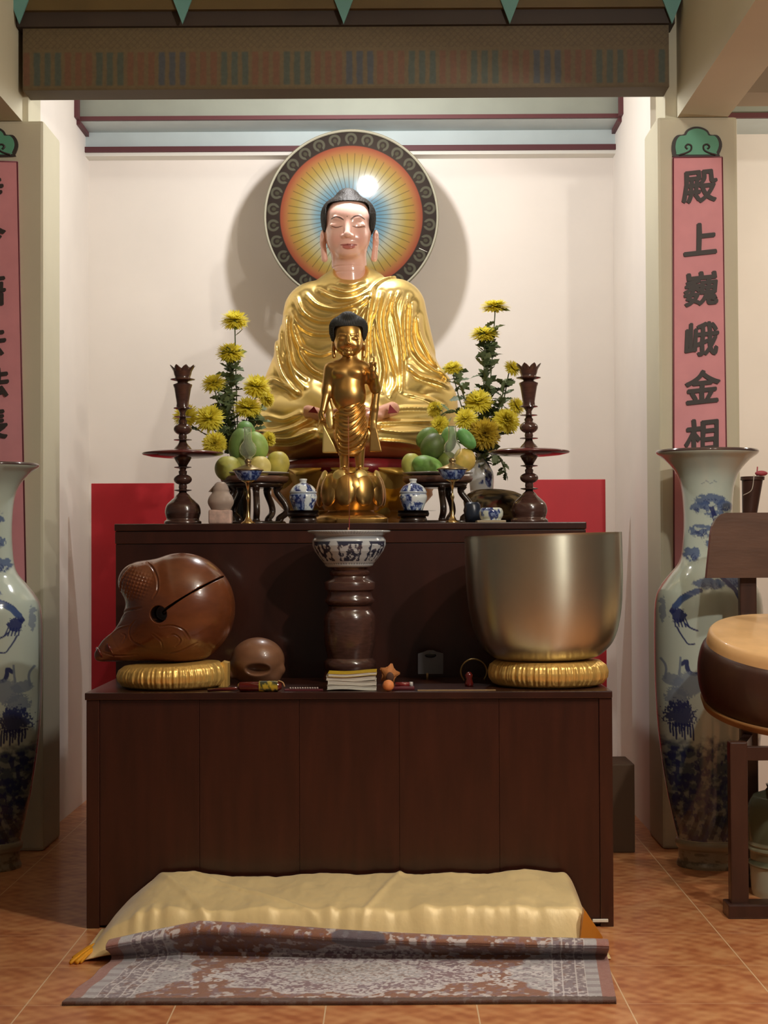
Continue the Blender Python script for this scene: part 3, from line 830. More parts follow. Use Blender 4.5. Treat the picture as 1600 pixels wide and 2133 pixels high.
for i in range(8):
    a = 2*math.pi*(i+0.5)/8
    gg = G().ball((0, 0, 0), (0.034, 0.010, 0.032), 16, 10)
    gg.xf(Matrix.Translation((o.x+math.cos(a)*60*k, TY+math.sin(a)*60*k, o.z-0.016)) @ Matrix.Rotation(a-math.pi/2, 4, 'Z') @ Matrix.Rotation(R(12), 4, 'X'))
    mk('petal_tip', gg, M_gold, sm)

# ================================================================== TOP OF THE UPPER ALTAR
Z0 = ZU
# ---- candlesticks
def lathe_at(prof_px, cx_px, scale, x, y, z0, n=48, rfn=None):
    return G().lathe([(r*scale, h*scale) for r, h in prof_px], (x, y, z0), n, rfn)
CY = 7.4
us = CY/F_PX/4.443          # one crop unit
def hgt(v): return (2085-v)
cprof = [(0,2085),(172,2085),(172,2055),(150,2030),(160,2000),(165,1960),(150,1905),(110,1865),(76,1830),(62,1808),(40,1792),(34,1780),(80,1768),(82,1762),(34,1752),(40,1742),(68,1712),(85,1665),(68,1618),(40,1590),(28,1580),(34,1564),(80,1556),(80,1550),(38,1542),(50,1520),(70,1490),(84,1462),(80,1450)]
cprof2 = [(80,1396),(86,1386),(70,1364),(48,1342),(36,1322),(34,1308),(84,1302),(84,1296),(34,1288),(40,1276),(68,1250),(85,1197),(68,1146),(42,1120),(30,1108),(30,1094),(80,1088),(80,1082),(28,1074),(26,1050),(36,1030),(50,1014),(85,1008),(84,1000),(60,992),(56,960),(60,930),(78,820),(88,795),(88,784),(60,772),(46,764),(56,754),(112,742),(114,734),(76,728),(70,716),(80,690),(86,660),(60,650),(0,645)]
def rnd_prof(p):
    out = []
    for i, (r, v) in enumerate(p):
        if 0 < i < len(p)-1 and r in (85,) and p[i-1][0] == 68 and p[i+1][0] == 68:
            out.pop()
            v0, v1 = p[i-1][1], p[i+1][1]
            for q in range(-5, 6):
                a = q/5*math.pi/2*0.72; out.append((r*math.cos(a), v - math.sin(a)*(v0-v1)/2/math.sin(math.pi/2*0.72)))
            out.append(None)
        else: out.append((r, v))
    res = []; skip = False
    for q in out:
        if q is None: skip = True; continue
        if skip: skip = False; continue
        res.append(q)
    return res
cprof = cprof[:2] + [(p.x, p.y) for p in bez([(172,2055,0),(151,2034,0),(158,2005,0),(166,1965,0),(152,1905,0),(112,1862,0),(76,1830,0),(60,1808,0)], 40)] + cprof[10:]
CB = [i for i, q in enumerate(cprof) if q == (40, 1792)][0]+2
cprof = cprof[:CB] + rnd_prof(cprof[CB:]); cprof2 = rnd_prof(cprof2)
def candlestick(px):
    c = P(px, 1087, CY)
    t = thing('candlestick', 'turned dark wooden candlestick with a wide drip plate and petalled cup', 'candlestick', (c.x, CY, Z0))
    zz = lambda v: (2085-v)*us
    mk('base', G().lathe([(r*us, zz(v)) for r, v in cprof[:CB]], (c.x, CY, Z0), 48), M_turned, t)
    stm = mk('stem', G().lathe([(34*us, zz(1780))]+[(r*us, zz(v)) for r, v in cprof[CB:]]+[(20*us, zz(1450))]+[(20*us, zz(1396))]+[(r*us, zz(v)) for r, v in cprof2], (c.x, CY, Z0), 48), M_turned, t, sharp=50)
    mk('drip_plate', G().lathe([(0, zz(1452)), (80*us, zz(1466)), (180*us, zz(1464)), (290*us, zz(1454)), (368*us, zz(1436)), (378*us, zz(1426)), (368*us, zz(1416)), (260*us, zz(1398)), (100*us, zz(1390)), (0, zz(1392))], (c.x, CY, Z0), 72), mat('plate_rosewood', hx('5e2a28'), 0.22, coat=0.6, var=0.25, vscale=20) if 'plate_rosewood' not in bpy.data.materials else bpy.data.materials['plate_rosewood'], t)
    # crown of petals
    for i in range(8):
        a = 2*math.pi*(i+0.5)/8; VV = []; FF_ = []
        for s_ in range(2):
            for jv in range(7):
                tv = jv/6; hw = (0.42 if tv < 0.5 else 0.42*(1-(tv-0.5)/0.5)**0.8+0.003)
                rad = (76 + 46*tv**1.4 - (8 if s_ else 0))*us
                for iu in range(5):
                    an = a + (iu/4*2-1)*hw
                    VV.append((c.x+rad*math.cos(an), CY+rad*math.sin(an), Z0+zz(690-85*tv)))
        n = 35
        for jv in range(6):
            for iu in range(4):
                q = jv*5+iu; FF_.append((q, q+1, q+6, q+5)); FF_.append((n+q, n+q+5, n+q+6, n+q+1))
        bd = [0,1,2,3,4,9,14,19,24,29,34,33,32,31,30,25,20,15,10,5]
        for q in range(20):
            a1, b1 = bd[q], bd[(q+1) % 20]; FF_.append((a1, a1+n, b1+n, b1))
        fixn(mk('crown_petal', (VV, FF_), M_turned, stm))
    return t
c1 = candlestick(381); c1['label'] = 'turned dark wooden candlestick with wide plate, at the left end of the altar'
c2 = copy_tree(c1, (P(1103, 1087, CY).x, CY, Z0), 'turned dark wooden candlestick with wide plate, at the right end of the altar')
for c in (c1, c2): c['group'] = 'pair of tall turned candlesticks'

# ---- blue and white painting
BW = hx('dfe6e6'); NAVY = hx('26366e'); MIDB = hx('4d6aa8')
def paint_bw(V, c, seed, base=BW, dark=NAVY, thr=0.5, sc=60, bands=()):
    th_ = np.arctan2(V[:, 0]-c[0], -(V[:, 1]-c[1])); r = np.hypot(V[:, 0]-c[0], V[:, 1]-c[1]); z = V[:, 2]-c[2]
    n_ = fbm(th_*sc*0.06*1.2+5, z*sc, seed, seed, 4)
    n2_ = fbm(th_*sc*0.2, z*sc*2.6, seed+3, seed+9, 3)
    C = np.tile(np.array(base), (len(V), 1))
    C = mixc(C, MIDB, sst(thr-0.04, thr+0.01, n_)*0.75)
    C = mixc(C, dark, sst(thr, thr+0.05, n_)*sst(0.40, 0.5, n2_))
    for (z0, z1, col, a) in bands:
        C = mixc(C, col, ((z > z0) & (z < z1)).astype(float)*a)
    return C
def dense(prof, m):   # resample a profile finely
    out = []
    for (r0, z0), (r1, z1) in zip(prof[:-1], prof[1:]):
        k = max(1, int(math.hypot(r1-r0, z1-z0)/m))
        out += [(r0+(r1-r0)*i/k, z0+(z1-z0)*i/k) for i in range(k)]
    return out+[prof[-1]]
def smooth_prof(prof, n=60):
    return [(max(p.x, 0), p.y) for p in bez([(r, z, 0) for r, z in prof], n)]

# ---- ginger jars on stands
JY = 7.24; ju = JY/F_PX/6.154
def ginger_jar(px, label, seed=3):
    c = P(px, 1086, JY)
    st = thing('jar_stand', 'low round dark wooden stand under a small lidded jar', 'stand', (c.x, JY, Z0))
    zt = 0.0; H0 = P(px, 1065, JY).z - Z0 + 0.002
    mk('top', G().lathe([(0, H0*0.55), (0.066, H0*0.55), (0.070, H0*0.75), (0.066, H0), (0, H0)], (c.x, JY, Z0), 40), M_darkwood, st)
    mk('foot_ring', G().lathe([(0.05, 0), (0.064, 0), (0.06, H0*0.3), (0.055, H0*0.55), (0.045, H0*0.55)], (c.x, JY, Z0), 40), M_darkwood, st)
    t = thing('ginger_jar', label, 'jar', (c.x, JY, Z0+H0))
    zz = lambda v: (1110-v)*ju
    body = smooth_prof([(0.1, zz(1110)), (118*ju, zz(1110)), (124*ju, zz(1100)), (150*ju, zz(1030)), (178*ju, zz(950)), (174*ju, zz(905)), (165*ju, zz(888))], 90)
    g_ = G().lathe(body, (c.x, JY, Z0+H0), 110)
    cc = paint_bw(np.array(g_.V), (c.x, JY, Z0+H0), seed, thr=0.47, sc=34, bands=((zz(905), zz(880), hx('aab8cc'), 0.9),))
    mk('body', g_, M_attr_gloss, t, colors=cc)
    lid = smooth_prof([(172*ju, zz(886)), (176*ju, zz(872)), (165*ju, zz(845)), (120*ju, zz(790)), (60*ju, zz(758)), (44*ju, zz(750)), (42*ju, zz(735)), (50*ju, zz(712)), (44*ju, zz(700)), (0.0, zz(698))], 90)
    g_ = G().lathe(lid, (c.x, JY, Z0+H0), 110)
    cc = paint_bw(np.array(g_.V), (c.x, JY, Z0+H0), seed+5, thr=0.48, sc=40, bands=((zz(752), 9, BW, 1.0), (zz(886), zz(865), hx('c8d2dc'), 0.9)))
    mk('lid', g_, M_attr_gloss, t, colors=cc)
    return st, t
s1, j1 = ginger_jar(632, 'small blue and white lidded jar, left of the two by the lotus base', 3)
s2, j2 = ginger_jar(861, 'small blue and white lidded jar, right of the two by the lotus base', 4)
s1['label'] = 'low round dark stand under the left lidded jar'; s2['label'] = 'low round dark stand under the right lidded jar'
for a_ in (j1, j2): a_['group'] = 'pair of small lidded blue and white jars'
for a_ in (s1, s2): a_['group'] = 'pair of low round jar stands'

# ---- oil lamps
OY = 7.22; ou = OY/F_PX/7.27
def oil_lamp(px, label):
    c = P(px, 1087, OY); x = c.x; zz = lambda v: Z0 + (1648-v)*ou
    t = thing('oil_lamp', label, 'oil lamp', (x, OY, Z0), 'pair of small stemmed oil lamps')
    mk('stem', G().lathe([(0, zz(1648)-0), (110*ou, zz(1648)), (112*ou, zz(1636)), (60*ou, zz(1600)), (28*ou, zz(1540)), (16*ou, zz(1440)), (13*ou, zz(1330)), (20*ou, zz(1290)), (30*ou, zz(1255)), (18*ou, zz(1220)), (12*ou, zz(1180)), (16*ou, zz(1130)), (24*ou, zz(1100)), (40*ou, zz(1030)), (105*ou, zz(992)), (0, zz(985))], (x, OY, 0), 32), M_brass, t)
    g_ = G().lathe(smooth_prof([(0.0, zz(992)), (110*ou, zz(990)), (140*ou, zz(972)), (190*ou, zz(905)), (214*ou, zz(850)), (222*ou, zz(836)), (205*ou, zz(832))], 50), (x, OY, 0), 90)
    cc = paint_bw(np.array(g_.V), (x, OY, zz(992)), 12, base=hx('9fb3cf'), thr=0.46, sc=48)
    mk('bowl', g_, M_attr_gloss, t, colors=cc)
    mk('lid', G().lathe([(236*ou, zz(842)), (240*ou, zz(832)), (200*ou, zz(812)), (120*ou, zz(780)), (60*ou, zz(752)), (40*ou, zz(735)), (52*ou, zz(712)), (56*ou, zz(690)), (38*ou, zz(672)), (34*ou, zz(655)), (0, zz(655))], (x, OY, 0), 40), mat('aged_brass', (0.35, 0.26, 0.13), 0.35, metal=0.9) if 'aged_brass' not in bpy.data.materials else bpy.data.materials['aged_brass'], t)
    gp = smooth_prof([(46*ou, zz(668)), (60*ou, zz(640)), (110*ou, zz(590)), (130*ou, zz(520)), (112*ou, zz(450)), (70*ou, zz(395)), (60*ou, zz(350)), (58*ou, zz(260)), (60*ou, zz(180))], 50)
    inner = [(max(r-0.0012, 0.001), z) for r, z in reversed(gp)]
    g_ = G().lathe(gp+inner, (x, OY, 0), 48); g_.F = [f for f in g_.F if len(f) <= 4]
    mk('glass_chimney', g_, M_glass, t)
    return t
oil_lamp(517, 'small oil lamp with glass chimney and blue bowl, in front of the left fruit')
oil_lamp(943, 'small oil lamp with glass chimney and blue bowl, in front of the right fruit')

# ---- fruit stands with plates and fruit
def fruit_stand(x0, x1, ytop, FY, label, plabel):
    a, b = P(x0, ytop, FY), P(x1, ytop, FY); cx = (a.x+b.x)/2; r = (b.x-a.x)/2; zt = a.z
    t = thing('offering_stand', label, 'stand', (cx, FY, Z0), 'pair of dark scroll-legged offering stands')
    H = zt - Z0
    mk('top', G().lathe([(0, H-0.030), (r*0.9, H-0.030), (r*0.97, H-0.022), (r, H-0.008), (r*0.98, H), (0, H)], (cx, FY, Z0), 56), mat('stand_top_wood', hx('6a4a3c'), 0.35, coat=0.3, var=0.2, vscale=20) if 'stand_top_wood' not in bpy.data.materials else bpy.data.materials['stand_top_wood'], t)
    mk('apron', G().lathe([(r*0.60, H-0.030), (r*0.86, H-0.030), (r*0.80, H-0.052), (r*0.56, H-0.052)], (cx, FY, Z0), 56), M_darkwood, t)
    for i in range(5):
        an = 2*math.pi*i/5 + R(62)
        d = Vector((math.cos(an), math.sin(an), 0)); o = Vector((cx, FY, Z0))
        pts = bez([o+d*(r*0.76)+Vector((0, 0, H-0.04)), o+d*(r*0.66)+Vector((0, 0, H*0.68)), o+d*(r*0.92)+Vector((0, 0, H*0.42)), o+d*(r*0.95)+Vector((0, 0, H*0.25)), o+d*(r*0.72)+Vector((0, 0, H*0.12)), o+d*(r*0.80)+Vector((0, 0, 0.012))], 24)
        mk('leg', G().tube(pts, [0.017]*4+[0.015]*(len(pts)-8)+[0.017]*4, 10), M_darkwood, t)
    gr = G().lathe([(r*0.70, 0), (r*0.90, 0), (r*0.92, 0.008), (r*0.88, 0.016), (r*0.70, 0.016)], (cx, FY, Z0), 48)
    mk('foot_ring', gr, M_darkwood, t)
    pl = mk('fruit_plate', G().lathe([(0, 0.001), (r*0.45, 0.001), (r*0.70, 0.006), (r*1.0, 0.014), (r*1.01, 0.017), (r*0.98, 0.0175), (r*0.68, 0.010), (r*0.4, 0.005), (0, 0.005)], (cx, FY, zt), 56), mat('white_china', hx('d8d6c8'), 0.2, coat=0.4) if 'white_china' not in bpy.data.materials else bpy.data.materials['white_china'], origin=(cx, FY, zt), label=plabel, cat='plate', group='white plates under the fruit')
    return cx, zt+0.006
FYL, FYR = 7.56, 7.56
fxl, fzl = fruit_stand(459, 602, 993, FYL, 'dark wooden offering stand with scroll legs under the left fruit', 'white plate holding the left pile of fruit')
fxr, fzr = fruit_stand(838, 985, 993, FYR, 'dark wooden offering stand with scroll legs under the right fruit', 'white plate holding the right pile of fruit')
M_fruit = mat('fruit_skin', (1, 1, 1), 0.5, attr=True, bump=0.08, bscale=200)
def fruit(name, px, py, Y, rx, rz, colr, col2, label, cat, tilt=0, stem=True, zf=None, ry=None):
    k = Y/F_PX; c = P(px, py, Y)
    if zf is not None: c.z = zf
    n, m = 40, 28; g_ = G().ball((0, 0, 0), 1, n, m); V = np.array(g_.V)
    rad = np.linalg.norm(V, axis=1)
    dim = 1 - 0.10*np.exp(-((V[:, 0]**2+V[:, 1]**2)/0.05))*(V[:, 2] > 0)
    V = V*dim[:, None]
    nz = fbm(V[:, 0]*2+px, V[:, 1]*2, V[:, 2]*2, int(px), 3)
    C = np.tile(np.array(hx(colr)), (len(V), 1)); C = mixc(C, hx(col2), sst(0.35, 0.7, nz))
    V = V*np.array([rx*k, (ry or rx)*k, rz*k])
    M = np.array(Matrix.Rotation(R(tilt), 3, 'Y')); V = V @ M.T
    V += np.array(c)
    if stem:
        t = thing(name, label, cat, (c.x, c.y, V[:, 2].min()))
        flsh = mk('flesh', (V, g_.F), M_fruit, t, colors=C)
        top = M @ np.array([0, 0, rz*k*0.9])
        mk('stem', G().tube([tuple(np.array(c)+top*0.98), tuple(np.array(c)+top*1.10)], 0.003, 8), M_darkwood, flsh)
    else:
        t = mk(name, (V, g_.F), M_attr_satin, colors=C, label=label, cat=cat)
    t['group'] = 'fruit on the offering plates'
    return t
YG1, YG2 = 'a9a03c', 'bcae4c'
fruit('pomelo', 475, 976, 7.50, 28, 27, 'b5b25a', 'a0a24c', 'olive green pomelo at the left edge of the left plate', 'fruit')
fruit('pomelo', 541, 973, 7.47, 24, 24, 'd8c878', 'ccbc68', 'pale yellow pomelo right beside the left oil lamp', 'fruit')
fruit('pomelo', 579, 966, 7.56, 24.5, 27, 'c4b654', 'b6aa50', 'yellow pomelo at the right edge of the left plate', 'fruit')
fruit('mango', 534, 926, 7.52, 24, 31, '8fb25a', '9fba62', 'bright green mango on top of the left pile', 'fruit', -25, zf=P(534, 928, 7.52).z)
fruit('mango', 502, 928, 7.60, 26, 38, '6f8c4a', '668444', 'dark green mango behind the left oil lamp', 'fruit', 8)
fruit('mango', 512, 898, 7.66, 22, 20, '5f8e4c', '6f9c54', 'deep green mango at the top back of the left pile', 'fruit', 60)
fruit('pomelo', 508, 968, 7.60, 26, 24, 'a2a458', '94984c', 'green pomelo half hidden behind the left lamp bowl', 'fruit')
fruit('pomelo', 857, 967, 7.54, 21, 24, 'b8b85c', 'a4aa54', 'yellow green pomelo at the left edge of the right plate', 'fruit')
fruit('mango', 891, 971, 7.50, 33, 22, '72a04c', '84b058', 'large green mango lying in front on the right plate', 'fruit', 18)
fruit('mango', 902, 930, 7.58, 25, 30, '4c5a2c', '566a30', 'dark green mango stacked in the middle of the right plate', 'fruit', 35)
fruit('mango', 890, 912, 7.64, 20, 26, '6a8a3c', '5c7a38', 'green mango leaning at the back left of the right pile', 'fruit', 50)
fruit('mango', 972, 914, 7.52, 15, 26, '68a45a', '5c9450', 'bright green mango leaning against the right oil lamp chimney', 'fruit', -40)
fruit('pomelo', 968, 958, 7.54, 23, 25, 'd6b65c', 'c0a850', 'golden pomelo at the right edge of the right plate', 'fruit')
fruit('pomelo', 932, 965, 7.60, 24, 25, '6f7a34', '5c6a30', 'olive pomelo half hidden behind the right oil lamp', 'fruit')
fruit('mango', 935, 915, 7.60, 18, 28, '6a9448', '5a8440', 'green mango behind the right oil lamp glass', 'fruit', 10)

# ---- glass figurine thing at the left
gx_, GY = P(460, 1086, 7.27).x, 7.27; gu = GY/F_PX
t = thing('glass_bottle', 'small waisted clear glass bottle on a pinkish white base, beside left candlestick', 'bottle', (gx_, GY, Z0))
mk('base', G().box(gx_-24*gu, gx_+23*gu, GY-0.04, GY+0.04, Z0, Z0+30*gu, 0.008), mat('pink_marble', hx('c9a99c'), 0.4, var=0.3, vscale=30), t)
bp_ = smooth_prof([(20*gu, 30*gu), (27*gu, 44*gu), (25*gu, 56*gu), (18*gu, 66*gu), (17*gu, 74*gu), (12*gu, 84*gu), (7*gu, 88*gu)], 30)
g_ = G().lathe(bp_+[(r-0.002, z) for r, z in reversed(bp_)], (gx_, GY, Z0), 32); g_.F = [f for f in g_.F if len(f) <= 4]
mk('glass_body', g_, mat('smoky_glass', (0.72, 0.60, 0.52), 0.25, trans=0.55, ior=1.2), t)
a_ = P(440, 1022, GY)
mk('handle', G().prism([(a_.x-0.012, a_.z-0.005), (a_.x+0.015, a_.z-0.008), (a_.x+0.012, a_.z+0.022)], GY-0.005, GY+0.005), mat('brown_handle', hx('6a5444'), 0.5), t, smooth=False)

# ---- small bowl on a plate (right)
c = P(1023, 1080, 7.2); u = 7.2/F_PX/6.154
mk('saucer', G().box(c.x-31*7.2/F_PX, c.x+29*7.2/F_PX, 7.13, 7.27, Z0, Z0+0.010, 0.003), mat('cream_tray', hx('a8977c'), 0.4), label='thin cream tray under the small squat bowl', cat='tray', smooth=False)
g_ = G().lathe(smooth_prof([(0.0, 0.011), (120*u, 0.011), (130*u, 0.016), (152*u, 55*u+0.01), (156*u, 110*u+0.01), (140*u, 148*u+0.01), (120*u, 160*u+0.01), (112*u, 158*u+0.01), (118*u, 140*u), (0.0, 100*u)], 80), (c.x, 7.2, Z0), 90)
mk('squat_bowl', g_, M_attr_gloss, colors=paint_bw(np.array(g_.V), (c.x, 7.2, Z0), 21, base=hx('d2d8c8'), thr=0.53, sc=30), origin=(c.x, 7.2, Z0), label='small squat blue and white bowl at the front right of the altar', cat='bowl')
# dark pot behind it
c = P(985, 1086, 7.32); u = 7.32/F_PX
mk('dark_pot', G().lathe([(0, 0), (15*u, 0), (18*u, 20*u), (16*u, 38*u), (12*u, 44*u), (0, 40*u)], (c.x, 7.32, Z0), 32), mat('navy_glaze', hx('232a38'), 0.3), label='small dark blue pot between right oil lamp and squat bowl', cat='pot', origin=(c.x, 7.32, Z0))
# carved root stand under the flower vase
VY = 7.86
a_, b_ = P(968, 1022, 7.75), P(1098, 1022, 7.75)
nx2, nz2 = 60, 24; g_ = G()
bm = bmesh.new(); bmesh.ops.create_icosphere(bm, subdivisions=5, radius=1)
Vv = np.array([v.co[:] for v in bm.verts]); Ff = [[v.index for v in f.verts] for f in bm.faces]; bm.free()
Vv = np.sign(Vv)*np.abs(Vv)**0.6
Vv = Vv/np.max(np.abs(Vv), axis=0)
hh = (a_.z-Z0)/2+0.004
Wv = Vv*np.array([(b_.x-a_.x)/2, 0.13, hh])
nz_ = fbm(Vv[:, 0]*3, Vv[:, 1]*3, Vv[:, 2]*3, 5, 4)-0.5
Wv[:, 0] += nz_*0.03; Wv[:, 1] += nz_*0.03
Wv[:, 2] = np.where(Wv[:, 2] > 0, Wv[:, 2] - 0.015*np.clip(Vv[:, 0], 0, 1), Wv[:, 2])
Cc = np.tile(np.array(hx('86704a')), (len(Wv), 1)); Cc = mixc(Cc, hx('6e2f1c'), sst(0.5, 0.62, fbm(Vv[:, 0]*2+4, Vv[:, 1]*2, Vv[:, 2]*4, 8, 3))*(Vv[:, 0] < 0.2)); Cc = mixc(Cc, hx('2e2418'), sst(0.45, 0.65, fbm(Vv[:, 0]*5, Vv[:, 1]*5, Vv[:, 2]*7, 2, 3)))
Wv += np.array([(a_.x+b_.x)/2, 7.77, Z0+hh])
mk('carved_root_stand', (Wv, Ff), M_attr_matte, colors=Cc, label='mottled brown carved root stand under the right flower vase', cat='stand')
stand_top = Z0 + 2*hh

# ---- flower vases
def flower_vase(cx, ztop_px, Y, z0, label, painted=True):
    c = P(cx, ztop_px, Y); k = Y/F_PX; H = c.z-z0
    prof = smooth_prof([(0.0, 0.001), (22*k, 0.002), (24*k, 0.01), (25.5*k, H*0.30), (25*k, H*0.48), (19*k, H*0.66), (11*k, H*0.82), (10.5*k, H*0.9), (14*k, H)], 90)
    prof += [(12.5*k, H-0.002), (9*k, H*0.88), (0, H*0.8)]
    g_ = G().lathe(prof, (c.x, Y, z0), 110)
    V = np.array(g_.V)
    if painted: cc = paint_bw(V, (c.x, Y, z0), 31, base=hx('e4e4e6'), dark=hx('2c2a66'), thr=0.54, sc=24)
    else: cc = np.tile(np.array(hx('2f2a22')), (len(V), 1))
    mk('flower_vase', g_, M_attr_gloss, colors=cc, origin=(c.x, Y, z0), label=label, cat='vase', group='pair of flower vases')
    return Vector((c.x, Y, z0+H))
vr = flower_vase(1003, 945, VY, stand_top-0.012, 'white vase with dark blue painting holding the right chrysanthemums')
vl = flower_vase(497, 940, 7.86, Z0, 'dark vase hidden behind the left fruit, holding the left chrysanthemums', False)

# ---- chrysanthemums
M_petal = mat('chrysanthemum_petal', (1, 1, 1), 0.6, attr=True)
nt = M_petal.node_tree; bs_ = nt.nodes['Principled BSDF']; tr_ = nt.nodes.new('ShaderNodeBsdfTranslucent'); mx_ = nt.nodes.new('ShaderNodeMixShader')
mx_.inputs[0].default_value = 0.5
nt.links.new([n for n in nt.nodes if n.type == 'ATTRIBUTE'][0].outputs['Color'], tr_.inputs['Color'])
nt.links.new(bs_.outputs[0], mx_.inputs[1]); nt.links.new(tr_.outputs[0], mx_.inputs[2]); nt.links.new(mx_.outputs[0], nt.nodes['Material Output'].inputs['Surface'])
M_leaf = mat('leaf', (1, 1, 1), 0.55, attr=True)
M_stem = mat('green_stem', hx('4c5a30'), 0.6)
def blossom_mesh(seed, ochre=0.0):
    rnd = random.Random(seed); VV = []; FF_ = []; CC = []
    ln = []
    for ring_i, (cnt_, el0, L) in enumerate(((34, -42, 0.88), (44, -24, 0.98), (46, -6, 1.0), (46, 10, 0.97), (42, 26, 0.92), (36, 42, 0.84), (28, 58, 0.74), (16, 75, 0.66))):
        for i in range(cnt_):
            az = 2*math.pi*(i+rnd.random()*0.7)/cnt_; el = R(el0+rnd.uniform(-9, 9)); LL = L*rnd.uniform(0.85, 1.08)
            d = Vector((math.cos(az)*math.cos(el), math.sin(az)*math.cos(el), math.sin(el)))
            side = Vector((-math.sin(az), math.cos(az), 0)); up = d.cross(side)*-1
            n0 = len(VV); curl = rnd.uniform(-0.05, 0.30)*(1 if el0 > 10 else -0.9)
            for k in range(6):
                tt = k/5; p = d*(0.12+0.88*tt)*LL + Vector((0, 0, 1))*(curl*tt*tt*LL*0.6) ; 
                w = 0.050*(0.55+0.9*math.sin(math.pi*min(1, tt*0.85+0.1)))*(1 if k < 5 else 0.45)
                VV.append(p - side*w); VV.append(p + side*w + up*0.0)
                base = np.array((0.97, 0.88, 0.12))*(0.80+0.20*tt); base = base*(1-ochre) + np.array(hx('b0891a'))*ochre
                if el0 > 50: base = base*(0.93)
                CC.append(base); CC.append(base)
            for k in range(5):
                a = n0+2*k; FF_.append((a, a+1, a+3, a+2))
    # calyx
    g_ = G().lathe([(0.03, -0.30), (0.16, -0.22), (0.24, -0.06), (0.1, 0.05)], n=10)
    n0 = len(VV); VV += [Vector(v) for v in g_.V]; FF_ += [tuple(i+n0 for i in f) for f in g_.F]; CC += [np.array(hx('56672e'))]*len(g_.V)
    return VV, FF_, CC
BM = [blossom_mesh(s_, o_) for s_, o_ in ((1, 0), (2, 0), (3, 0.15), (4, 0.75))]  # last variant: petals dulled to ochre to colour in the shade on it
def leaf_geo(L, w, rnd):
    # lobed leaf, one strip of quads with a fold along the midrib
    V = []; F_ = []; prof = [0.08, 0.45, 0.9, 0.55, 1.0, 0.6, 0.85, 0.42, 0.04]
    n = len(prof)
    bend = rnd.uniform(-0.5, 0.4)
    for i, p in enumerate(prof):
        t_ = i/(n-1); y = L*t_; z = bend*L*t_*t_*0.5
        V += [(-w*p, y, z+w*p*0.25), (0, y+0.03*L, z), (w*p, y, z+w*p*0.25)]
    for i in range(n-1):
        a = i*3; F_ += [(a, a+1, a+4, a+3), (a+1, a+2, a+5, a+4)]
    return V, F_
fl_rnd = random.Random(11)
def chrysanthemum(px, py, Y, rpx, axis_el, axis_az, variant, mouth, label, nleaf=10, flat=0.75, leafrange=(0.25, 0.95), seed=0, via=None, grp='chrysanthemums in the vases'):
    k = Y/F_PX; c = P(px, py, Y); rr_ = rpx*k*1.16
    t = thing('chrysanthemum', label, 'flower', (c.x, Y, c.z), grp)
    ax = Vector((math.cos(R(axis_el))*math.sin(R(axis_az)), -math.cos(R(axis_el))*math.cos(R(axis_az)), math.sin(R(axis_el))))
    q = Vector((0, 0, 1)).rotation_difference(ax).to_matrix().to_4x4()
    VV, FF_, CC = BM[variant]
    M = Matrix.Translation(c) @ q @ Matrix.Diagonal((rr_, rr_, rr_*flat, 1)) @ Matrix.Rotation(seed*1.3, 4, 'Z')
    V = [tuple(M @ v) for v in VV]
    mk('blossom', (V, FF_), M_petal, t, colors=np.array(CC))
    base = c - ax*rr_*0.22*flat
    m_ = mouth + Vector((fl_rnd.uniform(-0.012, 0.012), fl_rnd.uniform(-0.012, 0.012), -0.05))
    mid = base.lerp(m_, 0.5) + Vector(((base.x-m_.x)*0.10, 0, 0.02)) if via is None else via
    pts = bez([base, base-ax*0.02-Vector((0, 0, 0.01)), mid, mouth + (m_-mouth)*0.2, m_], 24)
    mk('stem', G().tube(pts, 0.0028, 6), M_stem, t)
    if nleaf:
        g_ = G(); CL = []
        for i in range(nleaf):
            f = leafrange[0] + (leafrange[1]-leafrange[0])*(i+fl_rnd.random()*0.8)/nleaf
            p = pts[min(len(pts)-1, int(f*(len(pts)-1)))]
            L = fl_rnd.uniform(0.045, 0.085); w = L*fl_rnd.uniform(0.22, 0.34)
            V, F_ = leaf_geo(L, w, fl_rnd)
            az = fl_rnd.uniform(0, 2*math.pi); el = fl_rnd.uniform(-20, 50)
            M = Matrix.Translation(p) @ Matrix.Rotation(az, 4, 'Z') @ Matrix.Rotation(R(el), 4, 'X') @ Matrix.Rotation(fl_rnd.uniform(-0.7, 0.7), 4, 'Y')
            g_.add([tuple(M @ Vector(v)) for v in V], F_)
            sh = fl_rnd.random(); col = np.array(hx('51613f'))*(1-sh)+np.array(hx('7a8a64'))*sh
            CL += [col]*len(V)
        tag(mk('foliage', g_, M_leaf, t, colors=np.array(CL)), kind='stuff')
    return t
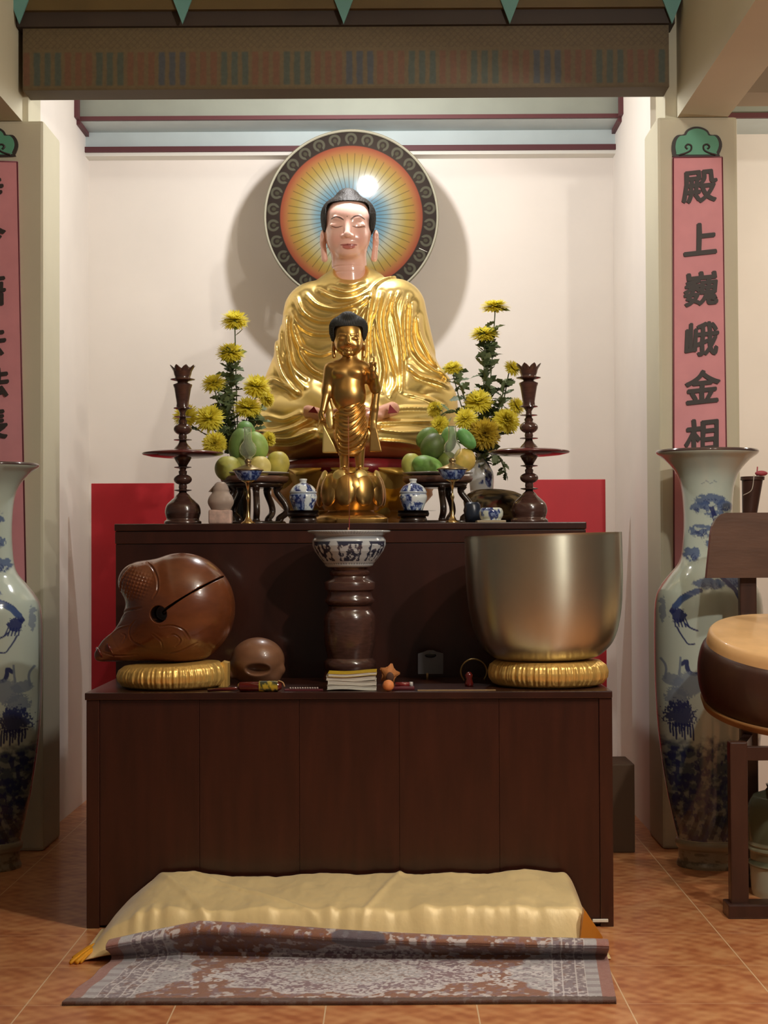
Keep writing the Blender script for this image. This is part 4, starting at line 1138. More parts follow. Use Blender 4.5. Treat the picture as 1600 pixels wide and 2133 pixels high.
LF = [  # px, py, Y, r, el, az, var, nleaf, flat, range, label
 (489,664,7.86,28,72,0,0,16,0.8,(0.12,0.9),'topmost yellow chrysanthemum of the left bouquet'),
 (480,731,7.84,29,72,5,1,26,0.7,(0.1,0.95),'yellow chrysanthemum just below the topmost one on the left'),
 (445,795,7.80,25,65,-25,0,14,0.75,(0.15,0.9),'yellow chrysanthemum halfway up, nearest above the left candlestick side'),
 (535,802,7.80,27,60,20,1,8,0.95,(0.3,0.9),'yellow chrysanthemum on the right side of the left bouquet, upper of that pair'),
 (556,828,7.86,17,30,60,2,2,0.9,(0.3,0.9),'small drooping yellow chrysanthemum against the golden knee, left bouquet'),
 (516,846,7.76,28,65,10,0,12,0.75,(0.1,0.8),'broad yellow chrysanthemum in the middle right of the left bouquet'),
 (386,863,7.80,26,45,-35,1,6,0.85,(0.2,0.8),'yellow chrysanthemum partly behind the left candlestick'),
 (436,868,7.70,29,45,-10,0,10,0.85,(0.1,0.7),'wide yellow chrysanthemum right beside the left candlestick'),
 (447,921,7.60,24,15,-5,2,8,0.7,(0.1,0.7),'yellow chrysanthemum just above the left candlestick plate'),
 (560,911,7.70,15,25,40,2,2,0.9,(0.2,0.6),'small orange yellow chrysanthemum above the left pomelos')]
for i, (px, py, Y, r_, el, az, var_, nlf, fl, rg, lb) in enumerate(LF):
    chrysanthemum(px, py+3, Y, r_, el, az, var_, vl, lb, nlf, fl, rg, i)
RF = [
 (1031,638,7.90,30,86,0,0,14,0.5,(0.1,0.85),'topmost yellow chrysanthemum of the right bouquet'),
 (1009,695,7.84,30,76,-15,1,26,0.55,(0.1,0.95),'yellow chrysanthemum second from the top of the right bouquet'),
 (942,766,7.80,21,65,-30,0,10,0.6,(0.15,0.9),'yellow chrysanthemum reaching out left of the right bouquet'),
 (1068,767,7.84,18,40,60,1,12,0.8,(0.15,0.9),'yellow chrysanthemum touching the right candlestick crown'),
 (997,836,7.74,28,52,-8,0,12,0.8,(0.15,0.9),'large yellow chrysanthemum in the centre of the right bouquet'),
 (905,852,7.80,17,25,-50,2,6,0.8,(0.2,0.8),'small yellow chrysanthemum at far left of the right bouquet'),
 (916,884,7.76,18,20,-30,1,6,0.8,(0.2,0.8),'small low yellow chrysanthemum left of the right oil lamp'),
 (970,872,7.66,24,45,-20,0,8,0.8,(0.2,0.8),'yellow chrysanthemum just right of the right oil lamp chimney'),
 (1076,846,7.84,19,30,60,1,8,0.8,(0.2,0.8),'yellow chrysanthemum behind the right candlestick stem'),
 (1055,876,7.66,27,35,20,0,8,0.8,(0.1,0.7),'round yellow chrysanthemum beside the right candlestick ball'),
 (1010,903,7.62,30,8,0,3,8,0.8,(0.1,0.7),'chrysanthemum tinted dull ochre for shade, low above the right vase mouth')]
for i, (px, py, Y, r_, el, az, var_, nlf, fl, rg, lb) in enumerate(RF):
    chrysanthemum(px, py, Y, r_, el, az, var_, vr, lb, nlf, fl, rg, i+20)
# dense leafy sprays around the two main stems
def spray(path, n, L0, spread, label, seed, droop=0):
    rnd = random.Random(seed); g_ = G(); CL = []
    pts = bez(path, 40)
    t = thing('leafy_stem', label, 'foliage', tuple(path[-1]))
    mk('stem', G().tube(pts, 0.0035, 6), M_stem, t)
    for i in range(n):
        p = pts[int((i+rnd.random())/n*(len(pts)-1))]
        L = L0*rnd.uniform(0.7, 1.2); V, F_ = leaf_geo(L, L*rnd.uniform(0.25, 0.36), rnd)
        az = i*2.4+rnd.uniform(-0.4, 0.4)
        M = Matrix.Translation(p) @ Matrix.Rotation(az, 4, 'Z') @ Matrix.Rotation(R(rnd.uniform(-10, 55)-droop), 4, 'X') @ Matrix.Rotation(rnd.uniform(-0.9, 0.9), 4, 'Y')
        g_.add([tuple(M @ Vector(v)) for v in V], F_)
        sh = rnd.random(); col = np.array(hx('51613f'))*(1-sh)+np.array(hx('7d8d66'))*sh
        CL += [col]*len(V)
    tag(mk('foliage', g_, M_leaf, t, colors=np.array(CL)), kind='stuff')
    return t
spray([P(484, 742, 7.86), P(480, 800, 7.84), P(473, 870, 7.82), P(490, 935, 7.84), vl], 140, 0.062, 1, 'dense dark green leafy chrysanthemum stem in the middle of the left bouquet', 1)
spray([P(462, 830, 7.84), P(465, 900, 7.80), vl], 50, 0.075, 1, 'leafy green stem low on the left side of the left bouquet', 2)
spray([P(540, 870, 7.86), P(520, 905, 7.80), vl], 22, 0.06, 1, 'leafy green stem low on the right side of the left bouquet', 3)
spray([P(1022, 690, 7.86), P(1015, 760, 7.86), P(1012, 850, 7.86), P(1008, 920, 7.86), vr], 180, 0.068, 1, 'dense dark green leafy chrysanthemum stem in the middle of the right bouquet', 4)
spray([P(952, 785, 7.84), P(968, 830, 7.84), P(990, 900, 7.84), vr], 34, 0.07, 1, 'leafy green stem leaning to the left in the right bouquet', 5)
spray([P(1052, 800, 7.84), P(1040, 850, 7.84), P(1020, 910, 7.84), vr], 34, 0.07, 1, 'leafy green stem leaning to the right in the right bouquet', 6)
spray([P(1052, 985, 7.70), P(1044, 960, 7.72), P(1025, 938, 7.78), vr], 20, 0.055, 1, 'drooping leafy sprig hanging below the right candlestick plate', 7, 60)
spray([P(910, 870, 7.78), P(945, 855, 7.80), P(980, 895, 7.84), vr], 12, 0.06, 1, 'thin dark leafy twig stretching left over the right mangoes', 8)

# ================================================================== LOWER ALTAR ITEMS
def ytab(py): return (1.45-ZL)*F_PX/(py-1140.0)
M_brocade = mat('gold_brocade', (0.90, 0.58, 0.17), 0.34, metal=0.55, bump=0.5, bscale=60, stretch=(1, 1, 0.15))
def cushion(cx, ybot, ytop, rpx, Y, label, lean=0):
    k = Y/F_PX; x = P(cx, ybot, Y).x; R0 = rpx*k; H = (ybot-ytop)*k
    prof = dense([(0, 0.0), (R0*0.82, 0.0), (R0*0.93, H*0.10), (R0*0.99, H*0.32), (R0, H*0.55), (R0*0.97, H*0.80), (R0*0.88, H*0.97), (R0*0.7, H), (0, H*0.96)], 0.006)
    pr = random.Random(int(cx)); ph = [pr.uniform(0, 6.28) for _ in range(6)]
    def rf(a, z):
        w = abs(math.sin(math.pi*z/H)) if 0 < z < H else 0
        return 1 + w*(0.012*math.sin(61*a+ph[0]) + 0.010*math.sin(97*a+ph[1]+2*math.sin(5*a)) + 0.008*math.sin(37*a+ph[2]))
    g_ = G().lathe(prof, (x, Y, ZL), 420, rf)
    if lean: g_.V = [(a, b_, c_ + (a-x)/R0*lean*max(0, (c_-ZL)/H)) for a, b_, c_ in g_.V]
    return mk('round_cushion', g_, M_brocade, origin=(x, Y, ZL), label=label, cat='cushion', group='pair of pleated gold cushions'), x, ZL+H
cu1, xc1, zc1 = cushion(358, 1444, 1394, 112, 6.62, 'pleated gold round cushion under the large wooden fish drum', 0.010)
cu2, xc2, zc2 = cushion(1141, 1439, 1385, 123, 6.64, 'pleated gold round cushion under the large metal bowl')
# singing bowl
BY = 6.64; k = BY/F_PX; x0 = P(1139, 1385, BY).x
bp = [(1386, 0), (1386, 88), (1382, 104), (1372, 120), (1352, 138), (1322, 150), (1280, 158), (1230, 162), (1180, 163), (1128, 163)]
prof = [(r*k, (1387-y)*k) for y, r in bp]
prof = prof[:2] + smooth_prof(prof[1:], 80)
H = prof[-1][1]
inn = [(max(r-0.006, 0), z+0.006 if i < 12 else z) for i, (r, z) in enumerate(prof)]
full = prof + [(prof[-1][0]+0.001, H+0.003), (prof[-1][0]-0.006, H+0.003)] + list(reversed(inn))
g_ = G().lathe(full, (0, 0, 0), 160)
g_.xf(Matrix.Translation((x0, BY, zc2-0.002)) @ Matrix.Rotation(R(-1.4), 4, 'Y'))
M_bowl = mat('brushed_bronze', (0.64, 0.635, 0.52), 0.33, metal=1.0, var=0.06, vscale=5)
b_ = M_bowl.node_tree.nodes['Principled BSDF']; b_.inputs['Anisotropic'].default_value = 0.8; b_.inputs['Anisotropic Rotation'].default_value = 0.25
tg = M_bowl.node_tree.nodes.new('ShaderNodeTangent'); tg.direction_type = 'RADIAL'; tg.axis = 'Z'
M_bowl.node_tree.links.new(tg.outputs[0], b_.inputs['Tangent'])
mk('singing_bowl', g_, M_bowl, origin=(x0, BY, zc2), sharp=60, label='very large brushed metal singing bowl on a gold cushion', cat='bowl')
# large wooden fish drum
FY = 6.70
def o8(a, b_): return (130+a/4.324, 1180+b_/4.324)
t = thing('wooden_fish_drum', 'large round carved wooden fish drum with a slit and round hole', 'wooden drum', (P(370, 1390, FY).x, FY, zc1))
b = (180, 500, -112, 112, -1412, -1160); stp = 1.3; g = grid(b, stp)
D = s_ell(g, (378, 0, -1288), (112, 98, 116))
D = smin(D, s_cap(g, (335, 0, -1318), (248, -8, -1366), 78, 30, 0.9), 26)
D = smin(D, s_cap(g, (250, -8, -1366), (214, -12, -1384), 26, 15), 12)
D = smin(D, s_ell(g, (300, -4, -1232), (52, 66, 44)), 20)
D = smin(D, s_cap(g, (330, 0, -1352), (232, -6, -1374), 46, 22, 0.9), 16)
D = smax(D, -(g[2]+1398), 8)
gr = []
for pts, w, h in (([(785,50),(850,100),(900,190),(908,290),(870,360)],1.6,-2.2), ([(440,640),(520,550),(600,480),(760,450)],1.6,-2.4), ([(930,610),(1040,600),(1140,640),(1190,720)],1.5,-2.2), ([(860,680),(930,740),(945,810)],1.4,-2.0),
                 ([(560,680),(600,700),(570,760)],1.3,-1.8), ([(1000,700),(1060,680),(1110,730),(1060,790)],1.3,-1.8), ([(700,560),(640,640),(660,740),(780,800)],1.4,-1.6), ([(960,860),(1100,830),(1250,760)],1.3,-1.5), ([(640,90),(560,200),(530,330)],1.4,2.2), ([(420,720),(520,640),(640,600)],1.4,1.8), ([(380,850),(520,880),(700,870)],1.4,-1.6)):
    gr.append(([(a, c_) for a, c_ in pts], w, h))
FFg = fold_field(g[0].ravel(), g[2].ravel(), gr, 130, 1180, 4.324)
X2, Z2 = np.meshgrid(g[0].ravel(), -g[2].ravel(), indexing='ij')
sc_m = np.exp(-(((X2-290)/34)**2+((Z2-1235)/30)**2)**2)
FFg += sc_m*2.2*(np.abs(np.sin(X2*0.42+Z2*0.15))*np.abs(np.sin(Z2*0.42-X2*0.12)))
D = D - FFg[:, None, :]*(1-sst(-25, 10, g[1]))
hd = np.sqrt((g[0]-343)**2 + (g[2]+1296)**2) - 17.5
D = smax(D, -smax(hd, g[1]+10, 3), 1.5)
ax, az, bx2, bz = 343, -1296, 466, -1222
hh2 = np.clip(((g[0]-ax)*(bx2-ax)+(g[2]-az)*(bz-az))/((bx2-ax)**2+(bz-az)**2), 0, 1)
sl = np.sqrt((g[0]-ax-hh2*(bx2-ax))**2+(g[2]-az-hh2*(bz-az) - 7*np.sin(hh2*math.pi)*0.5)**2) - (3.0 - 1.2*hh2)
D = smax(D, -smax(sl, g[1]+5, 2), 1.0)
V, Q = extract(D, b, stp)
M_fish = wood('polished_brown_wood', hx('6a3a20'), 0.26, 0.5, 0.22, (1, 1, 2.5), 8, 0.05)
cy_off = (zc1 - P(370, 1398, FY).z)
W = place(V, 370, 1398, FY); W[:, 2] += cy_off
mk('body', (W, Q), M_fish, t)
Wk = FY/F_PX
def fpt(px, py, y): 
    p = P(370, 1398, FY); return (p.x+(px-370)*Wk, FY+y*Wk, p.z+(1398-py)*Wk+cy_off)
mk('nose_ring', G().tube(bez([fpt(205, 1369, -14), fpt(212, 1375, -31), fpt(219, 1390, -22)], 12), 0.006, 8), mat('red_lacquer', hx('5a1512'), 0.15, coat=0.8), t)
mk('nose_ring', G().tube(bez([fpt(224, 1356, -14), fpt(233, 1364, -37), fpt(243, 1384, -30)], 12), 0.005, 8), bpy.data.materials['red_lacquer'], t)
# gold brocade block beside the cushion
a_, b_ = P(456, 1378, 6.62), P(475, 1440, 6.62)
g_ = G().prism([(a_.x, ZL+0.001), (b_.x, ZL+0.001), (b_.x+0.001, a_.z-0.006), (a_.x+0.014, a_.z), (a_.x-0.012, a_.z-0.026)], 6.60, 6.70)
fixn(mk('brocade_block', g_, M_brocade, smooth=False, label='upright gold brocade block wedged against the left gold cushion', cat='cushion'))
# small wooden fish
SYf = ytab(1419); ks = SYf/F_PX
t = None
b = (470, 602, -62, 62, -1428, -1318); g = grid(b, 1.2)
D = s_ell(g, (537, 0, -1374), (56, 52, 48))
D = smin(D, s_cap(g, (515, 0, -1402), (568, -10, -1404), 22, 18), 14)
D = smin(D, s_cap(g, (560, -10, -1400), (586, -14, -1392), 15, 9), 10)
D = smin(D, s_cap(g, (490, -6, -1380), (484, -8, -1400), 10, 12), 10)
D = smax(D, -s_ell(g, (541, -54, -1390), (27, 28, 12)), 5)
D = smax(D, -(g[2]+1420), 4)
V, Q = extract(D, b, 1.2)
W = place(V, 537, 1420, SYf); W[:, 2] += ZL - W[:, 2].min()
mk('small_wooden_fish', (W, Q), wood('satin_tan_wood', hx('80583f'), 0.35, 0.3, 0.15, (1, 1, 2), 12, 0.03), label='small rounded brown wooden fish drum with an oval mouth', cat='wooden drum')
# mallet with yellow band
MY = ytab(1438)
def onT(px, Y, h): 
    return Vector((P(px, 1141, Y).x, Y, ZL+h))
t = thing('mallet', 'dark red mallet with yellow and black banded head below the small wooden fish', 'mallet', onT(500, MY, 0))
mk('handle', G().tube([onT(432, MY+0.01, 0.006), onT(520, MY+0.005, 0.014)], [0.006, 0.008], 12), bpy.data.materials['red_lacquer'], t)
mk('head', G().tube([onT(495, MY+0.005, 0.019), onT(500, MY+0.005, 0.019), onT(578, MY, 0.021), onT(586, MY, 0.021)], [0.010, 0.019, 0.019, 0.012], 20), bpy.data.materials['red_lacquer'], t)
g_ = G().tube([onT(539+i*1.0, MY, 0.021) for i in range(40)], 0.0212, 24)
V = np.array(g_.V); C = np.tile(np.array(hx('b39a2c')), (len(V), 1)); C = mixc(C, hx('2a3018'), sst(0.45, 0.6, fbm(V[:, 0]*70, V[:, 1]*70, V[:, 2]*60, 3, 3)))
tag(mk('band', g_, M_attr_satin, t, colors=C), 'mottled yellow and black band')
mk('cord_loop', G().tube(bez([onT(579, MY, 0.042), onT(588, MY-0.005, 0.036), onT(592, MY-0.008, 0.02)], 10), 0.0028, 6), mat('tan_cord', hx('b48a5c'), 0.7), t)
# string of beads
BYd = ytab(1436)
t = thing('bead_string', 'row of small clear beads lying on dark red cloth left of the booklets', 'beads', onT(628, BYd, 0))
mk('cloth_strip', G().box(onT(592, BYd, 0).x, onT(672, BYd, 0).x, BYd-0.012, BYd+0.02, ZL, ZL+0.006, 0.002), mat('dark_red_cloth', hx('5c1720'), 0.6), t, smooth=False)
M_bead = mat('glass_bead', hx('b8a8a4'), 0.08, coat=0.8, metal=0.3)
for i in range(12):
    mk('bead', G().ball(onT(604+i*5.1, BYd-0.004, 0.010)[:], 0.0045, 12, 8), M_bead, t)
# booklets
bk_y0 = ytab(1437)
covers = ['c8c0b0', 'cfc9bb', 'c4bcae', 'c9a82a']
hsum = 0.0; kb = (bk_y0+0.0)/F_PX
names = ['bottom white booklet of the stack in front of the incense pedestal', 'second booklet from the bottom of the stack in front of the incense pedestal', 'third booklet from the bottom, just under the yellow covered one', 'top booklet with a yellow cover on the stack in front of the incense pedestal']
rb = random.Random(5)
for i in range(4):
    th_b = (0.0175, 0.0165, 0.016, 0.013)[i]
    xl, xr = onT(678+rb.uniform(0, 3)+(2 if i == 3 else 0), bk_y0, 0).x, onT(781+rb.uniform(-2, 3), bk_y0, 0).x
    y0b, y1b = bk_y0+rb.uniform(0, 0.004), bk_y0+0.15
    t = thing('booklet', names[i], 'book', ((xl+xr)/2, y0b, ZL+hsum), 'stack of thin booklets')
    def sheet(zb0, zb1, x0_, x1_, ya, yb_, nn=16):
        g_ = G(); V = []; n = nn
        for zz in (zb0, zb1):
            for yy in (ya, yb_):
                for q in range(n+1):
                    f = q/n; V.append((x0_+(x1_-x0_)*f, yy, zz + 0.004*math.sin(f*5.2+i*0.9)*0.7 + 0.004*f*(i/3)))
        m = n+1; F_ = []
        for q in range(n):
            F_ += [(q, m+q, m+q+1, q+1), (2*m+q, 2*m+q+1, 3*m+q+1, 3*m+q), (q, q+1, 2*m+q+1, 2*m+q), (m+q, 3*m+q, 3*m+q+1, m+q+1)]
        F_ += [(0, 2*m, 3*m, m), (n, m+n, 3*m+n, 2*m+n)]
        return g_.add(V, F_)
    z0b = ZL+hsum+0.004
    fixn(mk('pages', sheet(z0b+0.0012, z0b+th_b-0.0012, xl+0.002, xr-0.001, y0b+0.001, y1b-0.001), mat('page_edges', hx('dcd8cc'), 0.8, bump=0.6, bscale=30, stretch=(0.2, 0.2, 20)) if 'page_edges' not in bpy.data.materials else bpy.data.materials['page_edges'], t, smooth=False))
    mc = mat('booklet_cover_%s' % 'abcd'[i], hx(covers[i]), 0.5)
    fixn(mk('cover', sheet(z0b+th_b-0.0012, z0b+th_b, xl, xr, y0b-0.001, y1b), mc, t, smooth=False))
    fixn(mk('cover', sheet(z0b, z0b+0.0012, xl, xr, y0b-0.001, y1b), mc, t, smooth=False))
    hsum += th_b
# incense pedestal and bowl
PY = 6.86; kp = PY/F_PX; xp = P(729, 1400, PY).x
zpb = ZL
def zpy(py): return P(729, py, PY).z
t = thing('incense_pedestal', 'turned dark wooden pedestal carrying the incense bowl', 'pedestal', (xp, PY, ZL))
pp = [(0, 1424), (56, 1424), (57, 1412), (54, 1402), (50, 1396), (53, 1392), (55, 1384), (53, 1376), (47, 1370), (49, 1358), (53, 1340), (54, 1315), (54, 1292), (52, 1280), (47, 1273), (44, 1268), (46, 1262)]
pr_ = [(r*kp, max(zpy(y)-ZL, 0) if r else 0) for r, y in pp]; pr_[1] = (56*kp, 0)
mk('body', G().lathe(pr_+[(0, zpy(1262)-ZL)], (xp, PY, ZL), 64), M_turned, t, sharp=50)
pp2 = [(0, 1262), (44, 1262), (51, 1254), (52, 1249), (48, 1244), (46, 1238), (46, 1232), (52, 1228), (53, 1214), (51, 1211), (40, 1206), (38, 1200), (42, 1196), (42, 1191), (37, 1187), (38, 1182), (0, 1181)]
mk('neck', G().lathe([(r*kp, zpy(y)-ZL) for r, y in pp2], (xp, PY, ZL), 64), M_turned, t, sharp=50)
zib = zpy(1181)
xi = P(727, 1140, PY).x
bpz = [(0, 1181), (46, 1181), (50, 1178), (52, 1174), (62, 1162), (72, 1148), (77, 1136), (77, 1126), (74, 1120), (70, 1117), (76, 1113), (86, 1109), (87, 1106), (84, 1105), (66, 1112), (60, 1118), (0, 1119)]
prf = dense([(r*kp, zpy(y)-zib) for r, y in bpz], 0.0022)
g_ = G().lathe(prf, (xi, PY, zib), 260)
V = np.array(g_.V)
th_ = np.arctan2(V[:, 0]-xi, -(V[:, 1]-PY)); zz_ = 1141-(V[:, 2]-1.45)*F_PX/PY
C = np.tile(np.array(hx('c3c9cc')), (len(V), 1))
# panels round the belly: dark outline filled with curling forms
npan = 7; ph = ((th_ - 0.05)/(2*np.pi)*npan + 0.5) % 1 - 0.5
pw = 0.40; inpan = (np.abs(ph) < pw - 0.05*np.abs(np.sin((zz_-1128)*0.25))) & (zz_ > 1127) & (zz_ < 1168) & (np.hypot(V[:, 0]-xi, V[:, 1]-PY) > 40*kp)
edge = inpan & ((np.abs(ph) > pw-0.10) | (zz_ < 1133))
pn = fbm(ph*11, zz_/7.5, np.floor((th_-0.05)/(2*np.pi)*npan+0.5)*3, 7, 3)
dk = hx('1c1f3c')
C = mixc(C, dk, (inpan & ((edge) | (pn > 0.52))).astype(float)*0.95)
C = mixc(C, hx('77808c'), ((zz_ > 1119) & (zz_ < 1122)).astype(float)*0.7)
C = mixc(C, hx('5c6470'), ((zz_ > 1171) & (zz_ < 1175) & (np.sin(th_*60) > 0)).astype(float)*0.7)
C = mixc(C, hx('6a7070'), ((zz_ > 1105.8) & (zz_ < 1112) & (np.sin(th_*90) > 0)).astype(float)*0.45)
t = thing('incense_bowl', 'blue and white porcelain incense bowl with flared rim on the pedestal', 'incense burner', (xi, PY, zib))
inc = mk('bowl', g_, M_attr_gloss, t, colors=C)
mk('ash', G().lathe([(0, 0.002), (60*kp, 0.0), (0, 0.012)], (xi, PY, zpy(1117)), 32), mat('ash', hx('8c857a'), 0.95), inc)
st_top = P(727, 868, PY); 
t = thing('incense_stick', 'single thin red incense stick standing in the incense bowl', 'incense stick', (xi, PY, zpy(1117)))
mk('stick', G().tube([(xi+0.001, PY, zpy(1117)), (xi+0.002, PY, zpy(1078))], 0.0018, 6), mat('red_stick', hx('8a2a2a'), 0.7), t)
mk('burning_part', G().tube([(xi+0.002, PY, zpy(1078)), (xi-0.001, PY, st_top.z)], 0.0015, 6), mat('incense_paste', hx('9c5a3c'), 0.8), t)
mk('stub', G().tube([(xi-0.002, PY-0.02, zpy(1118)), (xi-0.002, PY-0.02, zpy(1099))], 0.003, 6), mat('stub_wood', hx('a5805c'), 0.8), t)
# star, orange ball, red case
SYs = ytab(1424)
c = P(811, 1407, SYs); ks = SYs/F_PX; pts = []
for i in range(10):
    a = math.pi/2 + R(-14) + i*math.pi/5; rr_ = (25 if i % 2 == 0 else 14)*ks
    pts.append((c.x+rr_*math.cos(a), c.z+rr_*math.sin(a)))
bm = bmesh.new(); vs = [bm.verts.new((x, SYs, z)) for x, z in pts]; f = bm.faces.new(vs)
r_ = bmesh.ops.extrude_face_region(bm, geom=[f]); bmesh.ops.translate(bm, verts=[v for v in r_['geom'] if isinstance(v, bmesh.types.BMVert)], vec=(0, 0.022, 0))
bmesh.ops.recalc_face_normals(bm, faces=bm.faces); bmesh.ops.bevel(bm, geom=bm.edges[:], offset=0.005, segments=3, affect='EDGES'); bm.verts.index_update()
V = np.array([v.co[:] for v in bm.verts]); Fx = [[v.index for v in f.verts] for f in bm.faces]; bm.free()
V[:, 2] += ZL - V[:, 2].min()
t = thing('star_ornament', 'orange brown five-pointed star ornament standing behind the orange ball', 'ornament', (c.x, SYs, ZL))
mk('star', (V, Fx), mat('orange_clay', hx('c07a42'), 0.7, var=0.15, vscale=60), t)
mk('dark_centre', G().ball((c.x+0.003, SYs-0.001, ZL+0.030), (0.016, 0.006, 0.020), 20, 12), mat('dark_clay', hx('5a3826'), 0.7), t)
OYb = ytab(1438)
c = P(809, 1427, OYb)
mk('orange_ball', G().ball((c.x, OYb, ZL+12*OYb/F_PX), 12*OYb/F_PX, 28, 18), mat('orange_paint', hx('e08a50'), 0.6), label='small orange ball in front of the star, right of the booklets', cat='ball')
t = thing('red_case', 'small dark red case with clear glossy lid lying right of the orange ball', 'case', onT(838, ytab(1436), 0))
Yc = ytab(1436)
mk('tray', G().box(onT(815, Yc, 0).x, onT(862, Yc, 0).x, Yc, Yc+0.05, ZL, ZL+0.014, 0.004), bpy.data.materials['dark_red_cloth'], t)
mk('lid', G().tube([onT(822, Yc+0.02, 0.020), onT(855, Yc+0.02, 0.020)], 0.010, 16), mat('ruby_glass', hx('7a1a1c'), 0.06, coat=1.0), t)
mk('cap', G().tube([onT(852, Yc+0.02, 0.020), onT(859, Yc+0.02, 0.020)], 0.0112, 16), mat('pale_cap', hx('b4b0ac'), 0.15, coat=0.8), t)
# small plastic card box on a short stem
GYb = ytab(1414); kg = GYb/F_PX
t = thing('plastic_holder', 'small grey plastic box with dark arched opening on a short tan stem', 'holder', onT(897, GYb, 0))
a_, b_ = P(871, 1404, GYb), P(923, 1360, GYb)
arch = [(a_.x, a_.z), (b_.x, a_.z), (b_.x+0.001, b_.z-0.004)] + [((a_.x+b_.x)/2 + 0.028*math.cos(R(q)), b_.z + 0.010*math.sin(R(q))) for q in (20, 60, 90, 120, 160)] + [(a_.x, b_.z-0.004)]
fixn(mk('shell', G().prism(arch, GYb, GYb+0.03), mat('grey_plastic', hx('5f5d62'), 0.35), t, smooth=False))
mk('opening', G().ball(((a_.x+b_.x)/2, GYb, b_.z-0.010), (0.024, 0.004, 0.010), 20, 10), mat('black_plastic', hx('1c1816'), 0.3), t)
mk('stem', G().tube([onT(889, GYb, 0.0), (onT(889, GYb, 0).x, GYb, a_.z+0.004)], 0.005, 10), mat('tan_wood', hx('9a7a50'), 0.6), t)
mk('wooden_strip', G().box(onT(868, 6.42, 0).x, onT(1030, 6.42, 0).x, 6.385, 6.40, ZL, ZL+0.004, 0.001), bpy.data.materials['tan_wood'], smooth=False, label='thin light wooden strip lying along the table edge before the gold cushion', cat='wood strip')
# brass ring with red knob
RYb = ytab(1425); c = P(987, 1399, RYb); kr = RYb/F_PX
t = thing('brass_ring', 'thin brass ring standing upright with a dark red knob at its foot', 'ring', onT(980, RYb, 0))
g_ = G(); pts = [(c.x+27*kr*math.cos(R(q)), RYb, c.z+26*kr*math.sin(R(q))) for q in range(-40, 225, 8)]
mk('ring', G().tube(pts, 0.0032, 8), mat('dull_brass', (0.35, 0.25, 0.10), 0.35, metal=0.9), t)
c2_ = P(977, 1428, RYb-0.08)
mk('knob', G().lathe([(0, 0), (0.016, 0), (0.018, 0.012), (0.012, 0.03), (0.016, 0.045), (0.008, 0.056), (0, 0.058)], (c2_.x, RYb-0.08, ZL), 24), bpy.data.materials['red_lacquer'], t)

